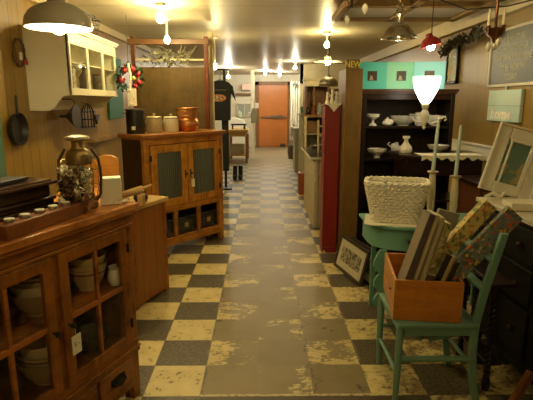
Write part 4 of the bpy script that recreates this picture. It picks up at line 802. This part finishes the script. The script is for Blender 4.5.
# white frame leaning
wf=thing('white_carved_frame','large chippy white carved mirror frame leaning on the black dresser','mirror frame',(1.52,2.95,.972),-10)
wf.rotation_euler=(R(-3),R(15),R(-6)); cwh=chippy((.82,.79,.68),(.50,.42,.28),.33,22)
w,h=.31,.41
m=MB(); m.box(-w/2,-w/2+.072,-.02,.02,0,h).box(w/2-.072,w/2,-.02,.02,0,h).box(-w/2+.072,w/2-.072,-.02,.02,0,.07).box(-w/2+.072,w/2-.072,-.02,.02,h-.07,h).build('moulding',cwh,wf,.008)
m=MB()
for k in range(20):
    z_=.075+k*(h-.15)/19; m.ball((-w/2+.092,-.022,z_),.009,8,6); m.ball((w/2-.092,-.022,z_),.009,8,6)
for k in range(13): m.ball((-w/2+.09+k*(w-.18)/12,-.022,h-.075),.009,8,6)
m.tube([(-w/2-.005,-.02,0),(-w/2-.005,-.02,h+.01),(w/2+.005,-.02,h+.01),(w/2+.005,-.02,0)],.011,8); m.build('beading',cwh,wf)
MB().box(-w/2+.08,w/2-.08,.0,.008,.06,h-.06).build('painted_panel',floral((.15,.26,.22),(((.42,.36,.18),.50),((.55,.5,.3),.62)),6),wf)
single('white_shelf_board','white painted board lying on the dresser behind the floral boards','board',MB().box(0,.62,0,.16,0,.035).box(-.015,.64,-.015,.0,.0,.045),plain((.78,.74,.60),.5),(1.385,2.56,.957),-4,bev=.004)
single('white_bracket','small white curled bracket at the corner of the dresser','bracket',MB().tube([(0,0,.02),(.05,.02,.035),(.09,0,.02),(.12,.01,.04)],.012,8),plain((.78,.74,.62),.5),(1.37,2.86,.957))
# dark wood behind
bc=thing('dark_cabinet_end','dark reddish wooden cabinet standing below the white wall rail','cabinet',(1.68,3.62,0),0)
MB().box(0,.45,0,.40,.08,.90).build('body',wood((.11,.035,.014),(.05,.016,.008),'z',.35),bc,.004); MB().box(-.02,.47,-.02,.42,.90,.93).build('top',darkw_x,bc,.005); MB().box(.03,.42,-.01,0,.12,.86).build('door',wood((.14,.045,.018),(.06,.02,.01),'z',.3),bc,.003); MB().box(.0,.45,.02,.40,0,.08).each('plinth',blk,bc)
# ------------------------------------------------------------------ left mid/back: hanging shirt etc
sh=thing('black_shirt','black t-shirt with an orange emblem on a hanger beyond the oak cupboard','shirt',(-.72,8.45,1.23),0)
sh.scale=(1.15,1.15,1.15)
m=MB(); m.prism([(-.155,0),(.15,0),(.155,.30),(.165,.40),(.235,.28),(.19,.50),(.13,.56),(.06,.585),(-.05,.585),(-.12,.56),(-.19,.49),(-.235,.28),(-.165,.38),(-.155,.30)],-.05,.05,'xz'); m.build('cloth',plain((.014,.016,.016),.8),sh,.02)
m=MB(); m.ball((-.02,-.052,.33),(.11,.008,.055),20,12); m.build('emblem',floral((.50,.17,.05),(((.60,.50,.35),.54),((.08,.06,.05),.60)),30),sh); MB().box(-.14,.10,-.054,-.05,.44,.455).build('chest_stripe',plain((.10,.10,.08),.7),sh)
MB().tube([(-.11,0,.55),(0,0,.60),(.10,0,.55)],.006).tube([(0,0,.60),(0,0,.66),(.025,0,.69),(.0,0,.72),(0,0,.75)],.004).build('hanger',iron2,sh)
cl=thing('coat_rack','dark coat rack post hung with dark clothes beyond the oak cupboard','coat rack',(-.66,8.62,0),0)
cl.scale=(1.15,1.15,1.06)
MB().tube([(0,0,.02),(0,0,1.98)],.02,10).tube([(-.25,0,1.98),(.10,0,1.98)],.012,8).each('post',iron2,cl); MB().box(-.18,.10,-.16,.14,0,.02).build('base',iron2,cl,.004)
MB().prism([(-.04,.30),(.05,.30),(.055,1.35),(-.05,1.35)],-.04,.04,'xz').build('dark_coat',plain((.02,.024,.024),.8),cl,.01)
single('cream_sack','cream cloth sack sagging beside the dark coat','sack',MB().lathe([(0,0),(.05,0),(.085,.06),(.08,.16),(.055,.24),(.04,.30),(.05,.33),(0,.33)],seg=18),plain((.42,.36,.24),.8),(-.80,7.9,.78))
st=thing('clothes_stool','tall narrow dark stand beneath the cream cloth sack','stand',(-.80,7.9,0),0); MB().box(-.09,.09,-.09,.09,.75,.78).build('top',iron2,st,.003)
for x in(-.075,.075):
    for y in(-.075,.075): MB().tube([(x,y,0),(x,y,.75)],.01,6).build('leg',iron2,st)
bsn=single('black_boots','pair-high black boot box on the floor below the dark coat','boots',MB().ball((0,0,.05),(.05,.13,.05)).tube([(0,.06,.03),(0,.07,.28)],.045,12).ball((.11,0,.05),(.05,.13,.05)).tube([(.11,.06,.03),(.11,.07,.28)],.045,12),black,(-.55,9.6,0)); bsn['label']='pair of black boots on the floor below the dark coat'
# far left: work table, window wall, exit
wt=thing('work_table','light wooden work table with a dark clamp near the white post','table',(-.62,12.2,0),0)
lw=wood((.62,.42,.14),(.48,.28,.08),'x',.4); MB().box(-.32,.26,0,1.2,.80,.85).build('top',lw,wt,.005); MB().box(-.28,.22,.03,1.15,.68,.80).each('apron',wood((.55,.33,.10),(.4,.22,.06),'x'),wt,.003)
for x in(-.27,.19):
    for y in(.04,1.1): MB().box(x,x+.06,y,y+.06,0,.68).build('leg',wood((.35,.18,.06),(.22,.1,.03),'z'),wt,.003)
MB().box(-.28,.22,.05,1.12,.18,.21).build('lower_shelf',lw,wt)
single('bench_clamp','black metal bench vice standing on the light work table','vice',MB().box(-.20,.20,-.02,.02,.10,.14).box(.12,.17,-.03,.03,0,.12).box(-.18,-.14,-.03,.03,0,.12),iron2,(-.60,12.5,.852),bev=.004)
single('storage_tub','grey storage tub on the lower shelf of the light work table','tub',MB().box(-.18,.18,-.2,.2,0,.25),plain((.42,.38,.28),.5),(-.64,12.6,.212),bev=.01)
pb=single('draped_white_sheet','bright white sheet draped over furniture by the far window','sheet',MB().prism([(-.42,0),(.30,0),(.28,.7),(.20,.98),(.05,1.0),(-.1,1.06),(-.38,1.0)],0,.5,'xz'),plain((.85,.83,.72),.7),(-.78,15.6,0),bev=.03)
gt=single('small_green_tree','small pale green ornamental tree standing on the white sheet','ornament',MB().lathe([(.0,0),(.08,0),(.06,.08),(.045,.14),(.0,.22)],seg=14),plain((.42,.50,.34),.6),(-.72,15.75,1.062))
ex=thing('exit_sign','white sign with glowing red EXIT letters on the far wall','exit sign',(-.50,16.6,2.04),0)
MB().box(-.17,.17,-.03,.03,-.10,.10).build('box',plain((.80,.72,.62),.4),ex,.004); text('letters','EXIT',.16,emit((1,.12,.08),2.0,'exit_red'),ex,Matrix.Translation((0,-.032,-.055))@Matrix.Rotation(PI/2,4,'X')@Matrix.Diagonal((.85,1,1,1)),.002); MB().box(-.02,.02,-.02,.20,.10,.13).build('bracket',plain((.6,.55,.4),.4),ex)
single('notice_sheet','white paper notice taped beside the orange door','notice',MB().box(-.06,.06,-.004,.004,-.09,.09),plain((.8,.74,.6),.6),(-.17,16.65,1.42))
gc=single('green_coat','olive green jacket hanging on the white post','jacket',MB().prism([(-.09,0),(.09,0),(.10,.25),(.06,.42),(.0,.46),(-.06,.42),(-.10,.25)],-.04,.04,'xz'),plain((.25,.24,.14),.8),(-.24,14.5,.92),bev=.02)
# white lit doorway hangings on the right far
ctn=single('white_curtain','bright white curtain hanging right of the orange door','curtain',MB().prism([(0.0+.40*k/24,.02*math.sin(k*1.4)) for k in range(25)]+[(.40-.40*k/24,.03+.02*math.sin((24-k)*1.4)) for k in range(25)],.35,2.18,'xy'),plain((.86,.83,.70),.6),(.92,15.7,0))
single('star_ornament','dark star ornament hanging at the top of white curtain','ornament',MB().prism([(.10*(1 if k%2==0 else .42)*math.cos(PI/2+k*PI/5),.10*(1 if k%2==0 else .42)*math.sin(PI/2+k*PI/5)) for k in range(10)],-.01,.01,'xz'),plain((.20,.20,.18),.5),(1.03,15.62,2.08))
rg=random.Random(21); m=MB(); petals(m,(0,0,.35),(.10,.10,.33),230,rg,.05); fo=m.build('white_flower_bunch',plain((.75,.68,.52),.7)); fo.location=(.86,13.2,.35); tag(fo,'bunch of white and pink silk flowers beyond pale shelf unit','flowers')
single('flower_barrel','dark barrel holding the white silk flower bunch','barrel',MB().lathe([(0,0),(.13,0),(.16,.2),(.15,.38),(.13,.38),(0,.3)],seg=18),plain((.12,.08,.05),.6),(.86,13.2,0))
# pale shelf unit
ps=thing('pale_shelf_unit','pale cream shelf unit with small drawers at the mid right','shelf unit',(.74,9.0,0),0)
cm=chippy((.62,.56,.38),(.35,.28,.16),.36,9)
m=MB(); m.box(0,.04,0,.7,0,1.28).box(.40,.44,0,.7,0,1.28).box(0,.44,0,.7,1.26,1.30).box(.02,.42,0,.7,.60,.63).box(.02,.42,0,.7,.94,.97).box(.02,.42,.68,.7,.0,1.28); m.build('carcass',cm,ps,.003)
MB().box(-.03,.50,-.03,.72,1.30,1.325).build('top',plain((.68,.62,.42),.5),ps,.004)
for k in range(3):
    d=MB().box(.045,.395,-.008,.02,.10+k*.165,.25+k*.165).build('drawer',plain((.56,.52,.36),.5),ps,.003); MB().ball((.22,-.02,.175+k*.165),.016).build('knob',iron2,d)
# items on it and the high shelf
hs=thing('high_display_shelf','cream topped high shelf stacked with antiques over mid right counters','shelf',(.72,8.2,0),0)
MB().box(0,.42,0,.35,1.80,1.90).box(-.02,.44,-.03,.36,1.90,1.92).build('header',plain((.62,.54,.33),.5),hs,.004); MB().box(0,.03,0,.35,1.33,1.8).box(.14,.165,0,.03,1.33,1.8).box(.38,.41,0,.35,1.33,1.8).box(0,.42,.33,.35,1.33,1.8).each('upright',wood((.26,.12,.05),(.13,.06,.02),'z'),hs,.003); MB().box(0,.42,0,.35,1.30,1.33).each('shelf',wood((.36,.18,.07),(.2,.1,.03),'x'),hs,.003)
MB().box(.0,.04,.0,.04,.0,1.3).box(.38,.42,.0,.04,.0,1.3).each('post',plain((.62,.54,.33),.5),hs)
rg=random.Random(31)
kinds=[('dark_kettle','dark round kettle',lambda:MB().lathe([(0,0),(.05,0),(.07,.05),(.05,.1),(.015,.12),(0,.14)],seg=14).tube([(-.05,0,.08),(-.04,0,.17),(.04,0,.17),(.05,0,.08)],.006),iron2,'kettle'),
 ('copper_jug','orange copper jug',lambda:MB().lathe([(0,0),(.05,0),(.065,.06),(.035,.12),(.045,.16),(0,.15)],seg=14).tube([(.04,0,.13),(.08,0,.1),(.055,0,.05)],.006),cop,'jug'),
 ('grey_pitcher','grey enamel pitcher',lambda:MB().lathe([(0,0),(.05,0),(.055,.1),(.035,.17),(.045,.2),(0,.19)],seg=14).tube([(.04,0,.16),(.08,0,.12),(.05,0,.06)],.006),plain((.35,.36,.33),.3),'pitcher'),
 ('green_bottle','green glass bottle',lambda:MB().lathe([(0,0),(.03,0),(.03,.1),(.012,.14),(.012,.18),(0,.18)],seg=12),plain((.10,.28,.16),.2),'bottle')]
for i,(n_,d_,f_,mt,ct) in enumerate(kinds): single(n_,d_+' inside the high display shelf at mid right',ct,f_(),mt,(.785+.087*i+(.03 if i>1 else 0),8.35+.0*i,1.331))
for i,(n_,d_,x,y,w_,h_,mt) in enumerate((('cream_tin','tall cream tin',.95,9.12,.20,.27,plain((.68,.62,.45),.4)),('green_tin','green and white tin',.80,9.15,.14,.13,floral((.55,.55,.40),(((.08,.28,.18),.5),),20)),('brown_carton','small brown carton',1.09,9.2,.09,.18,plain((.30,.15,.07),.5)))):
    o=single(n_,d_+' standing on top of the pale shelf unit','tin',MB().box(-w_/2,w_/2,-.08,.08,0,h_),mt,(x,y,1.327),8*i-6,bev=.005)
single('blue_vase','dusty blue bottle vase beside the tall cream tin','vase',MB().lathe([(0,0),(.035,0),(.045,.10),(.03,.2),(.018,.3),(.022,.40),(0,.40)],seg=16),plain((.20,.24,.28),.3),(.905,8.96,1.327+.0))
single('woven_box','pale tan box on the middle shelf of pale unit','box',MB().box(-.13,.13,-.1,.1,0,.22),plain((.42,.24,.10),.6),(.96,9.2,.972),bev=.006)
# counter w/ dark top
ct=thing('dark_top_counter','cream counter with a dark glass top along right side of aisle','counter',(.585,5.75,0),0)
MB().box(.05,.45,.03,1.38,0,.86).build('body',chippy((.58,.52,.36),(.32,.24,.13),.35,7),ct,.004); MB().box(0,.48,0,1.42,.86,.89).build('top',plain((.045,.045,.04),.12),ct,.003); MB().box(-.006,.0,0,1.42,.862,.888).box(0,.48,-.006,0,.862,.888).build('edge_trim',plain((.68,.64,.50),.4),ct)
MB().box(.055,.10,.02,.03,.0,.86).box(.40,.45,.02,.03,0,.86).box(.05,.45,.018,.03,.40,.45).build('face_frame',plain((.52,.45,.30),.5),ct,.003)
d=MB().box(.12,.38,.02,.032,.48,.70).build('drawer',plain((.45,.38,.25),.5),ct,.003); MB().box(.22,.28,.0,.02,.57,.61).build('handle',iron2,d)
lc=thing('ladder_chair_frame','cream painted ladder rack standing on the dark counter','rack',(.74,6.3,.891),0)
m=MB(); 
for x in(0,.14): m.bar((x,0,0),(x,.06,.42),.022,.022)
for z_ in(.10,.22,.34): m.bar((0,.02+z_*.1,z_),(.14,.02+z_*.1,z_),.018,.018)
m.build('rungs',plain((.66,.58,.36),.5),lc)
pl=None
for i,(x,y,r_,lab) in enumerate(((.80,6.05,.06,'silver dish nearest on the dark counter top'),(.90,6.5,.07,'silver dish in the middle of the dark counter'),(.76,6.9,.06,'silver dish farthest along the dark counter'))):
    if pl is None: pl=single('silver_dish',lab,'dish',MB().lathe([(0,0),(.035,0),(.06,.025),(.065,.04),(.05,.03),(0,.012)],seg=24),tin,(x,y,.891),0,'silver dishes on the counter')
    else: dup(pl,(x,y,.891),0,lab,None,r_/.06)
gb=thing('framed_glass_case','slanted glass picture case lying on the dark counter','display case',(.92,6.15,.891),0); MB().box(-.06,.06,-.12,.12,0,.03).build('tray',plain((.66,.62,.5),.4),gb,.003); MB().box(-.05,.05,-.11,.11,.03,.034).build('glass_lid',plain((.35,.37,.33),.08),gb)
single('red_brown_crate','upright red brown wooden box on the floor beyond the counter','box',MB().box(0,.11,0,.30,0,.36),wood((.30,.085,.025),(.2,.05,.015),'z'),(.62,7.95,0),bev=.004)
single('white_bin','narrow cream bin on the floor beside the red brown box','bin',MB().prism([(.01,0),(.12,0),(.13,.42),(0,.42)],0,.22,'xz'),plain((.62,.57,.40),.5),(.74,7.65,0),bev=.006)
gcst=thing('green_chest','pale green painted chest farther along the right side','chest',(.73,10.6,0),0)
MB().box(0,.42,0,.7,0,.95).build('body',plain((.46,.45,.30),.5),gcst,.004); MB().box(-.02,.44,-.02,.72,.95,.98).build('top',plain((.68,.66,.5),.4),gcst,.004)
for k in range(3):
    d=MB().box(.03,.39,-.01,0,.08+k*.29,.34+k*.29).build('drawer',plain((.42,.41,.27),.5),gcst,.003); MB().ball((.21,-.022,.21+k*.29),.018).build('knob',iron2,d)
m=MB(); rg=random.Random(9); petals(m,(0,0,.1),(.12,.1,.1),90,rg,.03); o=m.build('potted_greens',plain((.12,.28,.14),.6)); o.location=(.90,10.8,1.0); tag(o,'small bunch of green leaves on top of pale green chest','plant')
single('brown_wardrobe','tall dark brown wardrobe behind the high shelf at mid right','wardrobe',MB().box(0,.6,0,.4,0,1.75).box(-.02,.62,-.02,.42,1.75,1.79),wood((.20,.09,.035),(.11,.05,.02),'z'),(1.25,9.2,0),bev=.004)
# ------------------------------------------------------------------ extra lights' thing: spotlight daylight none
# ------------------------------------------------------------------ world, camera
wd=bpy.data.worlds.new('World'); bpy.context.scene.world=wd; wd.use_nodes=True; wd.node_tree.nodes['Background'].inputs[0].default_value=(.9,.75,.5,1); wd.node_tree.nodes['Background'].inputs[1].default_value=.05
cam=bpy.data.cameras.new('Camera'); co=bpy.data.objects.new('Camera',cam); C.objects.link(co); co.location=(0,0,1.545); cam.sensor_width=36; cam.lens=36*478/533; cam.clip_start=.05
co.rotation_euler=(R(90-11.6),0,-math.atan(4.5/478*math.cos(R(11.6))))
S=bpy.context.scene; S.camera=co; S.view_settings.view_transform='Standard'; S.view_settings.look='None'; S.view_settings.gamma=1; S.view_settings.use_curve_mapping=False; S.view_settings.exposure=0.6
